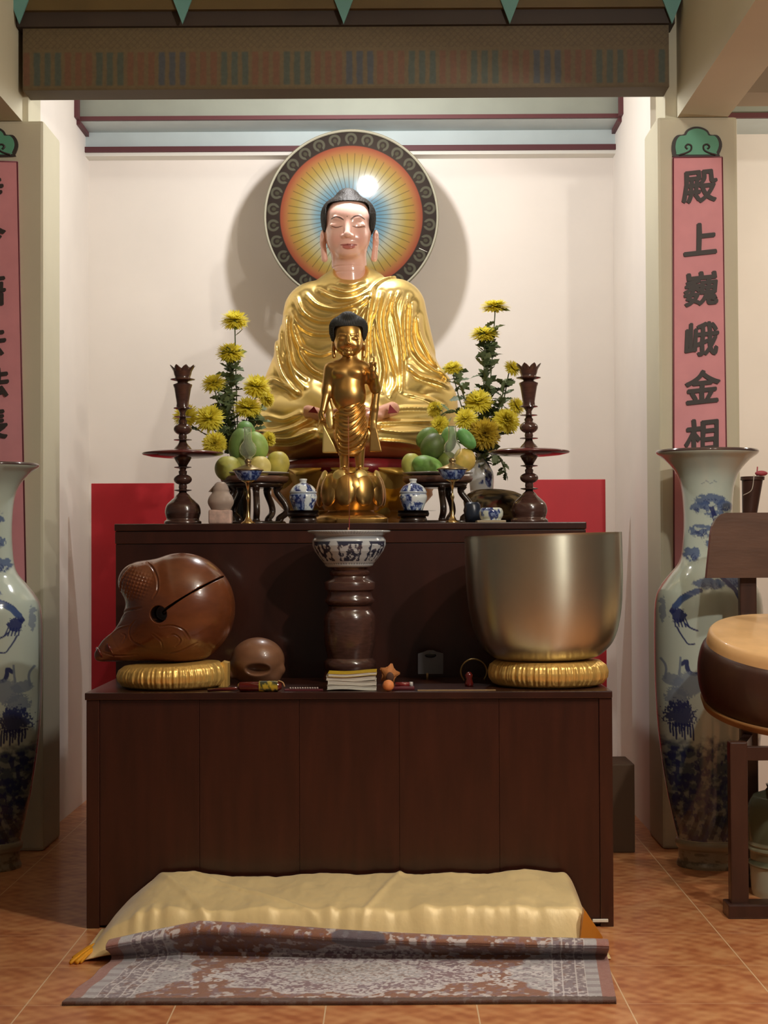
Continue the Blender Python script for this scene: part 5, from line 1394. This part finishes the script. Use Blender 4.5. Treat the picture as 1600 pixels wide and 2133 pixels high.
# ================================================================== FLOOR VASES
VYf = 7.6; kv = VYf/F_PX
def floor_vase(cx, zscale, mirror, label):
    x = P(cx, 1141, VYf).x
    pr = [(940, 104), (944, 106), (950, 102), (962, 86), (985, 66), (1010, 56), (1050, 51), (1100, 50), (1150, 54), (1176, 62), (1200, 82), (1222, 98), (1245, 108), (1290, 112), (1400, 112), (1460, 110), (1520, 106), (1580, 99), (1640, 90), (1700, 78), (1735, 70), (1744, 68)]
    zt = lambda y: max((1800-y)*kv*zscale, 0)
    prof = dense(list(reversed(smooth_prof([(r*kv, zt(y)) for y, r in pr], 200))), 0.0036)
    prof = prof + [(100*kv, zt(942)), (80*kv, zt(962)), (58*kv, zt(990)), (46*kv, zt(1050)), (0, zt(1060))]
    t = thing('floor_vase', label, 'vase', (x, VYf, 0), 'pair of tall floor vases')
    g_ = G().lathe(prof, (x, VYf, 0), 620); V = np.array(g_.V)
    ux = (V[:, 0]-x)/kv; u = 1472 + (-ux if mirror else ux); v = 1800 - V[:, 2]/kv/zscale
    wx = 6*(vnoise(u/9, v/9, 0, 1)-0.5); wy = 6*(vnoise(u/9, v/9, 5, 2)-0.5); fine = vnoise(u/2.2, v/2.2, 0, 3); fn2 = fbm(u/14, v/12, 0, 6, 4)
    C = np.tile(np.array(hx('c2cec2')), (len(V), 1))
    blue = hx('4c618e'); nav = hx('2b3468'); gry = hx('7d8a9c')
    def blob(cx_, cy_, rx, ry, col, a=0.9, rag=0.25):
        nonlocal C
        d = np.hypot((u+wx-cx_)/rx, (v+wy-cy_)/ry) + rag*(fine-0.5)
        C = mixc(C, col, (1-sst(0.85, 1.0, d))*a)
    def line(pts, w, col, a=0.95):
        nonlocal C
        C = mixc(C, col, (1-sst(w-0.6, w+0.6, pdist(u+wx*0.2, v+wy*0.2, crv(pts, 14))))*a)
    for (cx_, cy_, rx, ry) in ((1470,1045,36,13),(1450,1060,20,12),(1500,1058,22,12),(1478,1075,22,9),(1452,1108,26,14),(1490,1100,24,12),(1478,1135,26,10),(1432,1158,15,16),(1484,1160,20,24),(1456,1216,34,11),(1506,1210,24,14),(1530,1225,16,12)):
        blob(cx_, cy_, rx, ry, blue, 0.85)
        C = mixc(C, nav, (1-sst(0.5, 0.9, np.hypot((u-cx_)/rx, (v-cy_-ry*0.5)/ry)))*sst(0.5, 0.62, fine)*0.7)
    line([(1470,1060),(1480,1100),(1468,1150),(1480,1200),(1508,1228),(1522,1262),(1536,1290)], 4.5, nav)
    C = mixc(C, hx('c2cec2'), ((v > 1040) & (v < 1200)).astype(float)*sst(0.60, 0.66, fn2)*0.8)
    # flying crane
    line([(1437,1230),(1416,1236),(1398,1250),(1385,1272)], 5, nav); line([(1430,1231),(1405,1246),(1390,1262)], 6, blue)
    blob(1395, 1282, 14, 15, nav, 0.95, 0.6); blob(1370, 1270, 6, 26, gry, 0.8, 0.4)
    for q in range(5): line([(1388+q*5, 1288), (1390+q*6, 1303)], 1.3, nav)
    line([(1406,1296),(1418,1306),(1430,1311)], 1.6, nav); line([(1392,1304),(1404,1326),(1413,1338),(1424,1337)], 1.5, nav)
    # standing crane
    line([(1400,1379),(1409,1373),(1410,1386),(1417,1397),(1438,1397)], 4, nav); line([(1396,1400),(1398,1366)], 2, gry); line([(1366,1370),(1374,1386),(1372,1410)], 2, gry)
    blob(1385, 1412, 20, 14, gry, 0.85); blob(1412, 1420, 28, 28, gry, 0.8, 0.35); blob(1392, 1450, 22, 26, gry, 0.85, 0.4)
    blob(1398, 1482, 28, 30, nav, 0.92, 0.7)
    for q in range(9): line([(1380+q*5, 1500), (1382+q*5, 1520+6*(q % 3))], 1.6, nav)
    # clouds and small wave marks
    blob(1462, 1358, 12, 8, gry, 0.7); blob(1466, 1374, 9, 12, gry, 0.7); blob(1450, 1443, 16, 20, blue, 0.75); blob(1500, 1400, 18, 8, gry, 0.6)
    for q in range(4): line([(1450+q*8, 1012-q % 2*6), (1456+q*8, 1009)], 0.9, gry, 0.7)
    # rocks and foliage below
    low = sst(1525, 1560, v + 40*(fn2-0.5)) * (v < 1742)
    C = mixc(C, hx('6a7678'), low*0.75); C = mixc(C, hx('45566a'), low*sst(0.38, 0.5, fn2)*0.85)
    C = mixc(C, nav, low*sst(0.50, 0.60, fbm(u/9, v/14, 2, 9, 4))*0.85)
    C = mixc(C, hx('2c2f40'), ((v > 1680) & (v < 1738)).astype(float)*(np.sin(u/3.2+v/10) > 0.1)*0.6)
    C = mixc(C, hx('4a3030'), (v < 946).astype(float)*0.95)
    mk('vase_body', g_, M_attr_gloss, t, colors=C)
    ft = [(0, 0), (70*kv, 0), (70*kv, 0.012), (66*kv, 0.03), (66*kv, zt(1764)), (71*kv, zt(1760)), (73*kv, zt(1752)), (71*kv, zt(1746)), (66*kv, zt(1743)), (0, zt(1743))]
    g_ = G().lathe(dense(ft, 0.004), (x, VYf, 0), 200); V = np.array(g_.V)
    C = np.tile(np.array(hx('9a9078')), (len(V), 1)); vv = V[:, 2]/kv
    C = mixc(C, hx('584c3c'), sst(0.5, 0.62, fbm(V[:, 0]*40, V[:, 1]*40, vv/6, 4, 3))*0.7*(vv < 34))
    mk('foot', g_, M_attr_satin, t, colors=C, sharp=45)
    return t
floor_vase(1475, 1.0, False, 'tall blue and white floor vase with cranes and pine in front of the right pillar')
floor_vase(-26, 0.975, True, 'tall blue and white floor vase cut by the left edge, before the left pillar')

# ================================================================== COUPLETS ON THE PILLARS
M_pink = mat('rose_paint', hx('dc959c'), 0.7, var=0.05, vscale=8)
M_ink = mat('dark_ink_paint', hx('3a3230'), 0.6)
M_dkred = mat('dark_red_line', hx('6a2a34'), 0.6)
M_cloudg = mat('jade_green_paint', hx('5fa183'), 0.6)
CYp = 7.99
def text_mesh(body, cx, cy, size, off=0.012):
    tcv = bpy.data.curves.new('glyph', 'FONT'); tcv.body = body; tcv.size = 1.0; tcv.offset = 0.0; tcv.extrude = 0.012
    o = bpy.data.objects.new('glyph', tcv); COL.objects.link(o); bpy.context.view_layer.update()
    me = bpy.data.meshes.new_from_object(o.evaluated_get(bpy.context.evaluated_depsgraph_get()))
    V = np.array([v.co[:] for v in me.vertices]); Fx = [list(p.vertices) for p in me.polygons]
    bpy.data.objects.remove(o); bpy.data.curves.remove(tcv); bpy.data.meshes.remove(me)
    c = (V.min(0)+V.max(0))/2; V -= c
    # brush-like skew
    V[:, 1] += V[:, 0]*0.10; V[:, 0] += 0.02*np.sin(V[:, 1]*7)
    Ws = []; Fa = []
    for q, (dx, dy) in enumerate(((0, 0), (0.030, 0.0), (-0.030, 0.0), (0, 0.028), (0, -0.028), (0.02, 0.02), (-0.02, -0.02))):
        n0 = len(V)*q
        Ws.append(np.stack([cx+(V[:, 0]+dx)*size, CYp-0.012-V[:, 2]*0.3-q*0.0002, cy+(V[:, 1]+dy)*size], 1))
        Fa += [[i+n0 for i in f] for f in Fx]
    return np.concatenate(Ws), Fa
def couplet(corners, chars, cloud_c, label):
    ws = [P(px, py, CYp) for px, py in corners]
    xs = [(p.x, p.z) for p in ws]
    cen = P(cloud_c, 300, CYp)
    t = thing('couplet_board', label, 'sign', (cen.x, CYp, ws[2].z), 'pink couplet boards on the pillars')
    brd = fixn(mk('board', G().prism(xs, CYp-0.008, CYp+0.008), M_pink, t, smooth=False))
    for a_, b_ in ((0, 3), (1, 2), (0, 1)):
        mk('edge_line', G().tube([(xs[a_][0], CYp-0.008, xs[a_][1]), (xs[b_][0], CYp-0.008, xs[b_][1])], 0.0035, 6), M_dkred, brd)
    kc = CYp/F_PX
    for ch, px, py, sz in chars:
        p = P(px, py, CYp); W, Fx = text_mesh(ch, p.x, p.z, sz*kc)
        mk('character', (W, Fx), M_ink, brd, smooth=False)
    out = [(-51,24),(-53,8),(-50,-8),(-42,-18),(-28,-20),(-22,-29),(-10,-35),(2,-36),(14,-33),(23,-27),(28,-19),(42,-18),(50,-8),(52,6),(46,22),(40,27),(-44,27)]
    p0 = P(cloud_c, 300, CYp)
    def ol(s): return [(p0.x+a*kc*s, p0.z-(b_*s-(1-s)*2)*kc) for a, b_ in [(v.x, v.y) for v in bez([(a, b_, 0) for a, b_ in out+[out[0]]], 60)][:-1]]
    clo = fixn(mk('cloud_outline', G().prism(ol(1.0), CYp-0.006, CYp+0.008), M_ink, t, smooth=False))
    fixn(mk('cloud_crest', G().prism(ol(0.86), CYp-0.011, CYp-0.005), M_cloudg, clo, smooth=False))
    for sx in (-1, 1):
        cv = bez([(p0.x+sx*a*kc, CYp-0.011, p0.z-b_*kc) for a, b_ in ((38, 24), (24, 20), (14, 14), (13, 5), (20, 2), (25, 7), (21, 12))], 30)
        mk('curl', G().tube(cv, 0.009, 8, 0.5), M_ink, clo)
    return t
couplet([(1402,329),(1504,328),(1518,1330),(1404,1330)], [('殿',1456,390,74),('上',1458,499,74),('巍',1460,602,74),('峨',1461,707,74),('金',1462,806,74),('相',1461,908,74)], 1452,
        'pink board with black brushed characters and green cloud crest on the right pillar')
couplet([(-62,335),(37,338),(57,1330),(-46,1330)], [('寺',-24,398,66),('今',-20,492,66),('語',-19,608,66),('去',-18,712,66),('法',-12,798,66),('長',-14,886,66)], -14,
        'pink board with black characters and green cloud crest cut by the left edge')

# ================================================================== DRUM AND STAND
DY = 6.78; kd = DY/F_PX
dc = P(1655, 1325, DY)
t = thing('barrel_drum', 'large dark barrel drum with pale skin head tilted toward the viewer', 'drum', (dc.x, DY, P(1655, 1500, DY).z))
RT = Matrix.Translation(dc) @ Matrix.Rotation(R(3), 4, 'Y') @ Matrix.Rotation(R(13.5), 4, 'X')
Rd = 170*kd; Hd = 160*kd
bod = smooth_prof([(Rd*0.99, -Hd), (Rd*1.09, -Hd*0.78), (Rd*1.13, -Hd*0.5), (Rd*1.10, -Hd*0.25), (Rd*1.02, -0.045)], 60)
g_ = G().lathe([(0, -Hd)]+bod+[(0, -0.045)], n=96).xf(RT)
mk('shell', g_, wood('drum_shell_wood', hx('40261c'), 0.42, 0.15, 0.2, (1, 1, 0.3), 12), t)
g_ = G().lathe([(0, -0.056), (Rd*1.05, -0.056), (Rd*1.045, -0.036), (Rd*1.03, -0.012), (Rd*1.005, -0.003), (Rd*0.985, 0.0), (Rd*0.5, 0.002), (0, 0.002)], n=96).xf(RT)
mk('skin_head', g_, mat('drum_skin', hx('dfb27a'), 0.45, var=0.08, vscale=10, coat=0.2), t, sharp=50)
g_ = G().lathe([(Rd*0.95, -Hd-0.014), (Rd*1.02, -Hd-0.010), (Rd*1.045, -Hd+0.010), (Rd*1.06, -Hd+0.022), (0.0, -Hd+0.02), (0, -Hd-0.014)], n=96).xf(RT)
mk('lower_skin', g_, mat('drum_skin_edge', hx('9a6c3c'), 0.5), t)
# stand
M_stand = wood('stand_dark_wood', hx('3e241b'), 0.4, 0.25, 0.25, (2, 2, 0.5), 8)
M_plank = wood('plank_brown_wood', hx('5c4234'), 0.45, 0.15, 0.15, (0.6, 2, 3), 8)
YF_, YR_ = 6.52, 7.12
def lx(px, Y): return P(px, 1141, Y).x
xsR = 2*dc.x
t = thing('drum_stand', 'dark wooden drum stand with tall back plank and runner foot', 'stand', (dc.x, 6.8, 0))
for side in (0, 1):
    x0, x1 = lx(1517, YF_), lx(1554, YF_)
    if side: x0, x1 = xsR-x1, xsR-x0
    ztop = P(1536, 1530, YF_).z - 0.03
    mk('front_leg', G().box(x0, x1, YF_, YF_+0.06, 0.035, ztop, 0.006), M_stand, t, smooth=False)
    p0, p1 = lx(1541, YR_), lx(1576, YR_)
    if side: p0, p1 = xsR-p1, xsR-p0
    mk('rear_post', G().box(p0, p1, YR_, YR_+0.05, 0.035, P(1558, 1100, YR_).z, 0.006), M_stand, t, smooth=False)
    zs = P(1600, 1565, YF_).z
    q0, q1 = x0+0.012, p0+0.012
    g_ = G().add([(q0, YF_+0.05, zs-0.05), (q0+0.04, YF_+0.05, zs-0.05), (q1+0.04, YR_+0.01, zs-0.05), (q1, YR_+0.01, zs-0.05), (q0, YF_+0.05, zs), (q0+0.04, YF_+0.05, zs), (q1+0.04, YR_+0.01, zs), (q1, YR_+0.01, zs)], [(0,1,2,3),(4,5,6,7),(0,1,5,4),(1,2,6,5),(2,3,7,6),(3,0,4,7)])
    fixn(mk('side_rail', g_, M_stand, t, smooth=False))
mk('front_rail', G().box(lx(1554, YF_)-0.01, xsR-lx(1554, YF_)+0.01, YF_+0.01, YF_+0.045, P(1600, 1585, YF_).z, P(1600, 1556, YF_).z, 0.003), M_stand, t, smooth=False)
mk('foot_bar', G().box(lx(1508, YF_), xsR-lx(1508, YF_), YF_-0.03, YF_+0.09, 0.0, 0.055, 0.006), M_stand, t, smooth=False)
mk('foot_bar', G().box(lx(1530, YR_), xsR-lx(1530, YR_), YR_-0.03, YR_+0.08, 0.0, 0.055, 0.006), M_stand, t, smooth=False)
a_, b_ = P(1475, 1204, YR_-0.04), P(1514, 1068, YR_-0.04)
xr_ = xsR - a_.x
top = b_.z; bot = a_.z
pts = [(a_.x-0.006, bot), (xr_, bot), (xr_, top-0.08), (xr_-0.05, top)] + [(a_.x+0.012+0.07*(1-math.sin(R(q))), top-0.115*(1-math.cos(R(q)))) for q in (0, 20, 40, 60, 80, 90)]
fixn(mk('back_plank', G().prism(pts, YR_-0.04, YR_), M_plank, t, smooth=False))
# holder above the plank
HYh = 7.24
a0, a1, b0, b1 = P(1546, 993, HYh), P(1590, 989, HYh), P(1547, 1085, HYh), P(1570, 1085, HYh)
t = thing('mallet_holder', 'dark tapered wooden holder with a red ribbon behind the drum stand plank', 'holder', ((b0.x+b1.x)/2, HYh, P(1558, 1110, YR_).z))
bc = ((b0.x+b1.x)/2, HYh); tcx = (a0.x+a1.x)/2; rb_, rt_ = (b1.x-b0.x)/2, (a1.x-a0.x)/2
g_ = G(); nn = 24; V = []
zt_, zb2 = a0.z, P(1558, 1100, YR_).z-0.02
lv = [(0, 0), (rb_, 0), (rt_*0.98, 0.93), (rt_*1.12, 0.94), (rt_*1.12, 1.0), (rt_*0.8, 1.0), (0, 0.95)]
g_ = G().lathe([(r, f*(zt_-zb2)) for r, f in lv], (0, 0, 0), 28)
g_.V = [(bc[0]+v[0]+(tcx-bc[0])*v[2]/(zt_-zb2), HYh+v[1], zb2+v[2]) for v in g_.V]
mk('cup', g_, M_stand, t, sharp=40)
c = P(1586, 986, HYh-0.03)
mk('ribbon', G().ball((c.x, HYh-0.03, c.z), (0.028, 0.014, 0.012), 16, 10), mat('red_ribbon', hx('9a3a44'), 0.6), t)
mk('cord', G().tube(bez([P(1571, 990, HYh-0.05), P(1566, 1020, HYh-0.07), P(1548, 1032, HYh-0.06)], 14), 0.002, 6), mat('grey_cord', hx('a59a8c'), 0.7), t)
mk('handle', G().tube([(c.x-0.015, HYh-0.01, c.z-0.01), (c.x-0.012, HYh-0.01, c.z+0.03)], 0.003, 6), bpy.data.materials['red_ribbon'], t)
# celadon jar under the drum
JYc = 6.95; kj = JYc/F_PX; cj = P(1650, 1141, JYc)
zj = lambda py: (1864-py)*kj*0.93
jp = [(0, 1864), (88, 1864), (90, 1850), (92, 1810), (93, 1797), (96, 1795), (96, 1790), (92, 1786), (93, 1765), (97, 1762), (97, 1757), (94, 1754), (97, 1750), (96, 1745), (98, 1700), (94, 1665), (90, 1655), (84, 1645), (60, 1635), (55, 1628), (58, 1620), (48, 1618), (0, 1622)]
g_ = G().lathe(dense([(r*kj, max(zj(y), 0)) for r, y in jp], 0.006), (cj.x, JYc, 0), 96); V = np.array(g_.V)
vv = V[:, 2]; C = np.tile(np.array(hx('6f735a')), (len(V), 1)); C = mixc(C, hx('b4bba6'), ((vv < zj(1797))).astype(float)); 
C = mixc(C, hx('a9a98c'), (((vv > zj(1768)) & (vv < zj(1742))) | ((vv > zj(1796)) & (vv < zj(1790)))).astype(float)*0.8)
mk('ceramic_jar', g_, M_attr_gloss, colors=C, origin=(cj.x, JYc, 0), sharp=50, label='green ribbed ceramic jar on the floor beneath the drum', cat='jar')

# ================================================================== BENCH CLOTH AND RUG
def hf(name, nx, ny, xfn, yfn, zfn, m, colfn=None, thick=0.004, **kw):
    V = []; 
    U, W_ = np.meshgrid(np.linspace(0, 1, nx), np.linspace(0, 1, ny), indexing='ij')
    X = xfn(U, W_); Y = yfn(U, W_); Z = zfn(U, W_, X, Y)
    top_ = np.stack([X.ravel(), Y.ravel(), Z.ravel()], 1); bot_ = top_.copy(); bot_[:, 2] -= thick
    ids = np.arange(nx*ny).reshape(nx, ny)
    Fq = np.stack([ids[:-1, :-1], ids[1:, :-1], ids[1:, 1:], ids[:-1, 1:]], -1).reshape(-1, 4)
    N_ = nx*ny
    Fb = Fq[:, ::-1] + N_
    ring = list(ids[:, 0]) + list(ids[-1, 1:]) + list(ids[-2::-1, -1]) + list(ids[0, -2:0:-1])
    Fs = [(ring[i], ring[i]+N_, ring[(i+1) % len(ring)]+N_, ring[(i+1) % len(ring)]) for i in range(len(ring))]
    VV = np.concatenate([top_, bot_]); FF_ = [tuple(map(int, f)) for f in Fq] + [tuple(map(int, f)) for f in Fb] + [tuple(map(int, f)) for f in Fs]
    cols = None
    if colfn is not None:
        c0 = colfn(U.ravel(), W_.ravel(), X.ravel(), Y.ravel()); cols = np.concatenate([c0, c0*0.5])
    return fixn(mk(name, (VV, FF_), m, colors=cols, **kw))
# kneeling bench hidden under the satin cloth
def gx(px, py):   # point on the floor for a pixel
    dy = (py-1141)/F_PX; Y = 1.45/dy; 
    for _ in range(4):
        p = P(px, py, Y); Y *= 1.45/(1.45-p.z)
    return P(px, py, Y)
bxl, bxr = P(262, 1900, 6.0).x, P(1212, 1900, 6.0).x
TOPZ = 0.185
xa_, xb_ = P(178, 1960, 6.0).x, P(1262, 1955, 6.0).x
def cz(U, W_, X, Y):
    yy = W_                        # 0 front .. 1 back
    top_l = np.clip((X-xa_-0.015)/(P(352, 1860, 6.1).x-xa_-0.015), 0, 1); top_l = np.sin(top_l*np.pi/2)**0.85; top_r = 1-sst(P(1186, 1850, 6.1).x, xb_-0.0, X)**1.15
    prof = sst(-0.05, 0.15, yy)**0.8 * (0.86+0.26*yy)
    h = TOPZ*prof*np.clip(top_l, 0, 1)*np.clip(top_r, 0, 1)
    wr = fbm(X*9, Y*5, 0, 4, 4)-0.5
    fold = (vnoise(X*26+2*vnoise(X*4, Y*3, 0, 8), Y*1.5, 0, 7)-0.5)*sst(0.35, 0.08, yy)*0.018
    dg = 0.010*np.exp(-(((X-P(400, 1, 6).x)+(Y-6.0)*0.5)/0.02)**2) + 0.008*np.exp(-(((X-P(590, 1, 6).x)+(Y-6.0)*1.1)/0.02)**2) + 0.009*np.exp(-(((X-P(760, 1, 6).x)-(Y-5.95)*0.3)/0.014)**2)
    bulge = 0.016*np.exp(-((X-P(1080, 1, 6.2).x)/0.10)**2)*yy + 0.018*np.exp(-((X-P(370, 1, 6.2).x)/0.12)**2)*yy
    sag = -0.010*np.exp(-((X-P(470, 1, 6.2).x)/0.2)**2)*yy
    return np.maximum(h + (wr*0.022 + fold + dg + bulge + sag)*np.clip(h/0.1, 0.1, 1), 0.002) + 0.005
M_satin = mat('yellow_satin', hx('fbe0a4'), 0.42, sheen=0.3, bump=0.25, bscale=14, stretch=(1.5, 0.6, 1), var=0.08, vscale=5)
M_satin.node_tree.nodes['Principled BSDF'].inputs['Metallic'].default_value = 0.08
bench = thing('kneeling_bench', 'long low kneeling bench wrapped in shiny pale yellow satin before the altar', 'bench', ((xa_+xb_)/2, 6.05, 0))
mk('seat', G().box(bxl+0.10, bxr-0.08, 6.03, 6.31, 0.0, TOPZ-0.06, 0.01), M_darkwood, bench, smooth=False)
def yf(U, W_): 
    return 5.86 + (6.335-5.86)*W_
hf('satin_cloth', 420, 90, lambda U, W_: xa_+(xb_-xa_)*U + 0.0*W_, yf, cz, M_satin, parent=bench)
# orange lining corner at the right end
pr = [P(1212, 1885, 5.93), P(1252, 1945, 5.90), P(1250, 1958, 5.90), P(1205, 1955, 5.90)]
M_or = mat('orange_satin', hx('d98724'), 0.4, var=0.1)
fixn(mk('orange_corner', G().prism([(p.x, max(p.z, 0.02)) for p in pr], 5.85, 5.90), M_or, bench, smooth=False))
# knotted tassel at the left end
a = gx(218, 1984); b2 = gx(150, 1999)
g_ = G(); rt = random.Random(3)
t = thing('tassel', 'bright orange yellow knotted tassel on the floor at the left end of the bench', 'tassel', (a.x, a.y, 0))
mk('knot', G().ball((a.x-0.01, a.y, 0.022), (0.030, 0.022, 0.02), 18, 12), M_or, t)
for i in range(16):
    e_ = Vector((b2.x+rt.uniform(-0.01, 0.05), b2.y+rt.uniform(-0.08, 0.06), 0.006)); m_ = (Vector((a.x, a.y, 0.03))+e_)/2+Vector((0, rt.uniform(-0.02, 0.02), 0.012))
    g_.tube(bez([Vector((a.x-0.01, a.y, 0.022)), m_, e_], 8), rt.uniform(0.004, 0.008), 6)
tag(mk('fringe', g_, mat('marigold_thread', hx('eda41c'), 0.6), t), kind='stuff')
mk('cloth_end', G().tube(bez([(a.x, a.y, 0.02), P(218, 1950, 5.90), P(232, 1915, 5.96)], 14), [0.012, 0.014]+[0.018]*9+[0.02]*(0) , 10) if False else G().tube(bez([(a.x, a.y, 0.025), (a.x+0.02, a.y+0.02, 0.05), (a.x+0.06, a.y+0.06, 0.09)], 8), [0.012, 0.013, 0.015, 0.017, 0.018, 0.018, 0.017, 0.014, 0.012], 10), M_satin, t)
# rug: lies flat at the front, folds up over itself along the bench
fl, fr_ = gx(135, 2087), gx(1280, 2083)
bl, br_ = gx(232, 2005), gx(1262, 1998)
def rug_edge(w):   # left/right x for a distance fraction
    return fl.x+(bl.x-fl.x)*w, fr_.x+(br_.x-fr_.x)*w
Yf0 = 5.295; Yfold = 5.80
Lf = Yfold-Yf0; 
# arc-length profile: flat part then a wave that rises and tucks behind
prof = [(Yf0, 0.008), (Yf0+0.01, 0.014), (Yf0+0.1, 0.014), (Yf0+0.3, 0.014), (Yfold-0.02, 0.016), (Yfold+0.035, 0.024), (Yfold+0.040, 0.048), (Yfold+0.012, 0.080), (Yfold-0.020, 0.110), (Yfold+0.005, 0.132), (Yfold+0.045, 0.128), (Yfold+0.062, 0.105)]
pp_ = bez([(a, b_, 0) for a, b_ in prof], 200)
PYa = np.array([p.x for p in pp_]); PZa = np.array([p.y for p in pp_])
sl_ = np.concatenate([[0], np.cumsum(np.hypot(np.diff(PYa), np.diff(PZa)))]); sl_ /= sl_[-1]
hgtU = lambda U: np.interp(U, [0, 0.06, 0.18, 0.28, 0.42, 0.6, 0.8, 0.97, 1.0], [0.62, 0.80, 1.12, 1.06, 0.92, 0.76, 0.66, 0.60, 0.58])
def rx_(U, W_):
    y = np.interp(W_, sl_, PYa); f = np.clip((y-Yf0)/Lf, 0, 1)
    xl = fl.x+(bl.x-fl.x)*f + 0.004*np.sin(W_*20); xr = fr_.x+(br_.x-fr_.x)*f
    return xl+(xr-xl)*U
def ry_(U, W_): 
    y = np.interp(W_, sl_, PYa)
    return y + 0.04*(0.9-hgtU(U))*-1*(W_ > 0.5)*sst(0.5, 0.7, W_) + 0.004*np.sin(U*9)*(W_ < 0.1)
def rz_(U, W_, X, Y):
    z = np.interp(W_, sl_, PZa); h = np.clip(z-0.014, 0, None)
    return z - h + h*hgtU(U) + 0.003*(fbm(X*6, Y*6, 0, 2, 3)-0.5)
def rcol(U, W_, X, Y):
    # long axis = U; distance along the rug's width = W_
    x = U*1145; y = W_*430; Lx = 1145.0; cy = 0.46*430
    n1_ = fbm(x/16, y/14, 0, 3, 3); n2_ = fbm(x/7, y/6, 0, 8, 2); n3_ = vnoise(x/5, y/5, 0, 5)
    C = np.tile(np.array(hx('a26f58')), (len(U), 1))
    GR = hx('c8c4c8'); PL = hx('97808e'); CR = hx('ebe4e5'); BR = hx('8a5640')
    # field motifs
    C = mixc(C, CR, sst(0.60, 0.66, n1_)*0.8)
    C = mixc(C, PL, sst(0.56, 0.62, fbm(x/12+9, y/12, 0, 12, 3))*0.6)
    # central medallion
    d = np.hypot((x-575)/300, (y-cy)/150); lob = 1+0.08*np.sin(np.arctan2((y-cy)/150, (x-575)/300)*12)
    C = mixc(C, PL, (1-sst(0.96, 1.0, d/lob))*0.75); C = mixc(C, CR, (1-sst(0.96, 1.0, d/lob))*sst(0.48, 0.56, n2_)*0.85)
    d2 = d/lob; C = mixc(C, CR, (np.abs(d2-0.95) < 0.05).astype(float)*0.6*sst(0.3, 0.4, n3_))
    C = mixc(C, GR, (1-sst(0.50, 0.54, d/lob))*0.9); C = mixc(C, CR, (1-sst(0.48, 0.54, d/lob))*sst(0.46, 0.54, n2_)*0.8); C = mixc(C, BR, (1-sst(0.46, 0.52, d/lob))*sst(0.62, 0.68, n3_)*0.6)
    C = mixc(C, hx('6f6a78'), (1-sst(0.9, 1.0, np.hypot((x-575)/64, (y-cy-178)/34)))*0.85)
    # flower beads
    for bx_, by_ in ((265, 210), (262, 182), (260, 155), (290, 200), (288, 172), (286, 145), (240, 130), (890, 200), (892, 172), (890, 148), (920, 190), (918, 160), (920, 132)):
        rr2 = np.hypot((x-bx_)/9, (y-by_)/9); C = mixc(C, CR, (np.abs(rr2-0.75) < 0.35).astype(float)*0.9)
    # corner spandrels and borders
    for flip in (0, 1):
        xx = x if not flip else Lx-x
        sp_ = 175 + 50*np.cos((y-cy)/430*2*np.pi*1.0) + 10*np.sin(y/11)
        ins = 1-sst(sp_-3, sp_+3, xx)
        C = mixc(C, GR, ins*0.95); C = mixc(C, CR, ins*sst(0.52, 0.6, n1_)*0.8); C = mixc(C, PL, ins*sst(0.6, 0.66, n2_)*0.8)
        bd = ((xx > 58) & (xx < 128)).astype(float)
        C = mixc(C, hx('94828c'), bd*0.9); C = mixc(C, CR, bd*sst(0.55, 0.62, n2_)*0.8); C = mixc(C, BR, bd*sst(0.66, 0.7, n1_)*0.6)
        for e1 in (57, 78, 108, 129): C = mixc(C, CR, (np.abs(xx-e1) < 1.8).astype(float)*0.85)
        bd2 = ((xx > 28) & (xx < 57)).astype(float); C = mixc(C, GR, bd2*0.9); C = mixc(C, PL, bd2*(np.sin(y/7) > 0.2)*0.5)
        C = mixc(C, hx('b0766a'), (xx < 28).astype(float)*0.9)
    edge_ = (y < 22+5*vnoise(x/4, 0, 0, 3)) ; C = mixc(C, hx('5c4238'), edge_.astype(float)*0.85)
    grain = 0.90+0.2*vnoise(x/1.6, y/1.6, 0, 9); C = C*grain[:, None]
    return C
M_rug = mat('rug_pile', (1, 1, 1), 0.95, attr=True, bump=0.5, bscale=400, sheen=0.3)
hf('rug', 760, 240, rx_, ry_, rz_, M_rug, rcol, 0.008, label='faded patterned rug with grey floral medallion, folded back along the bench', cat='rug')
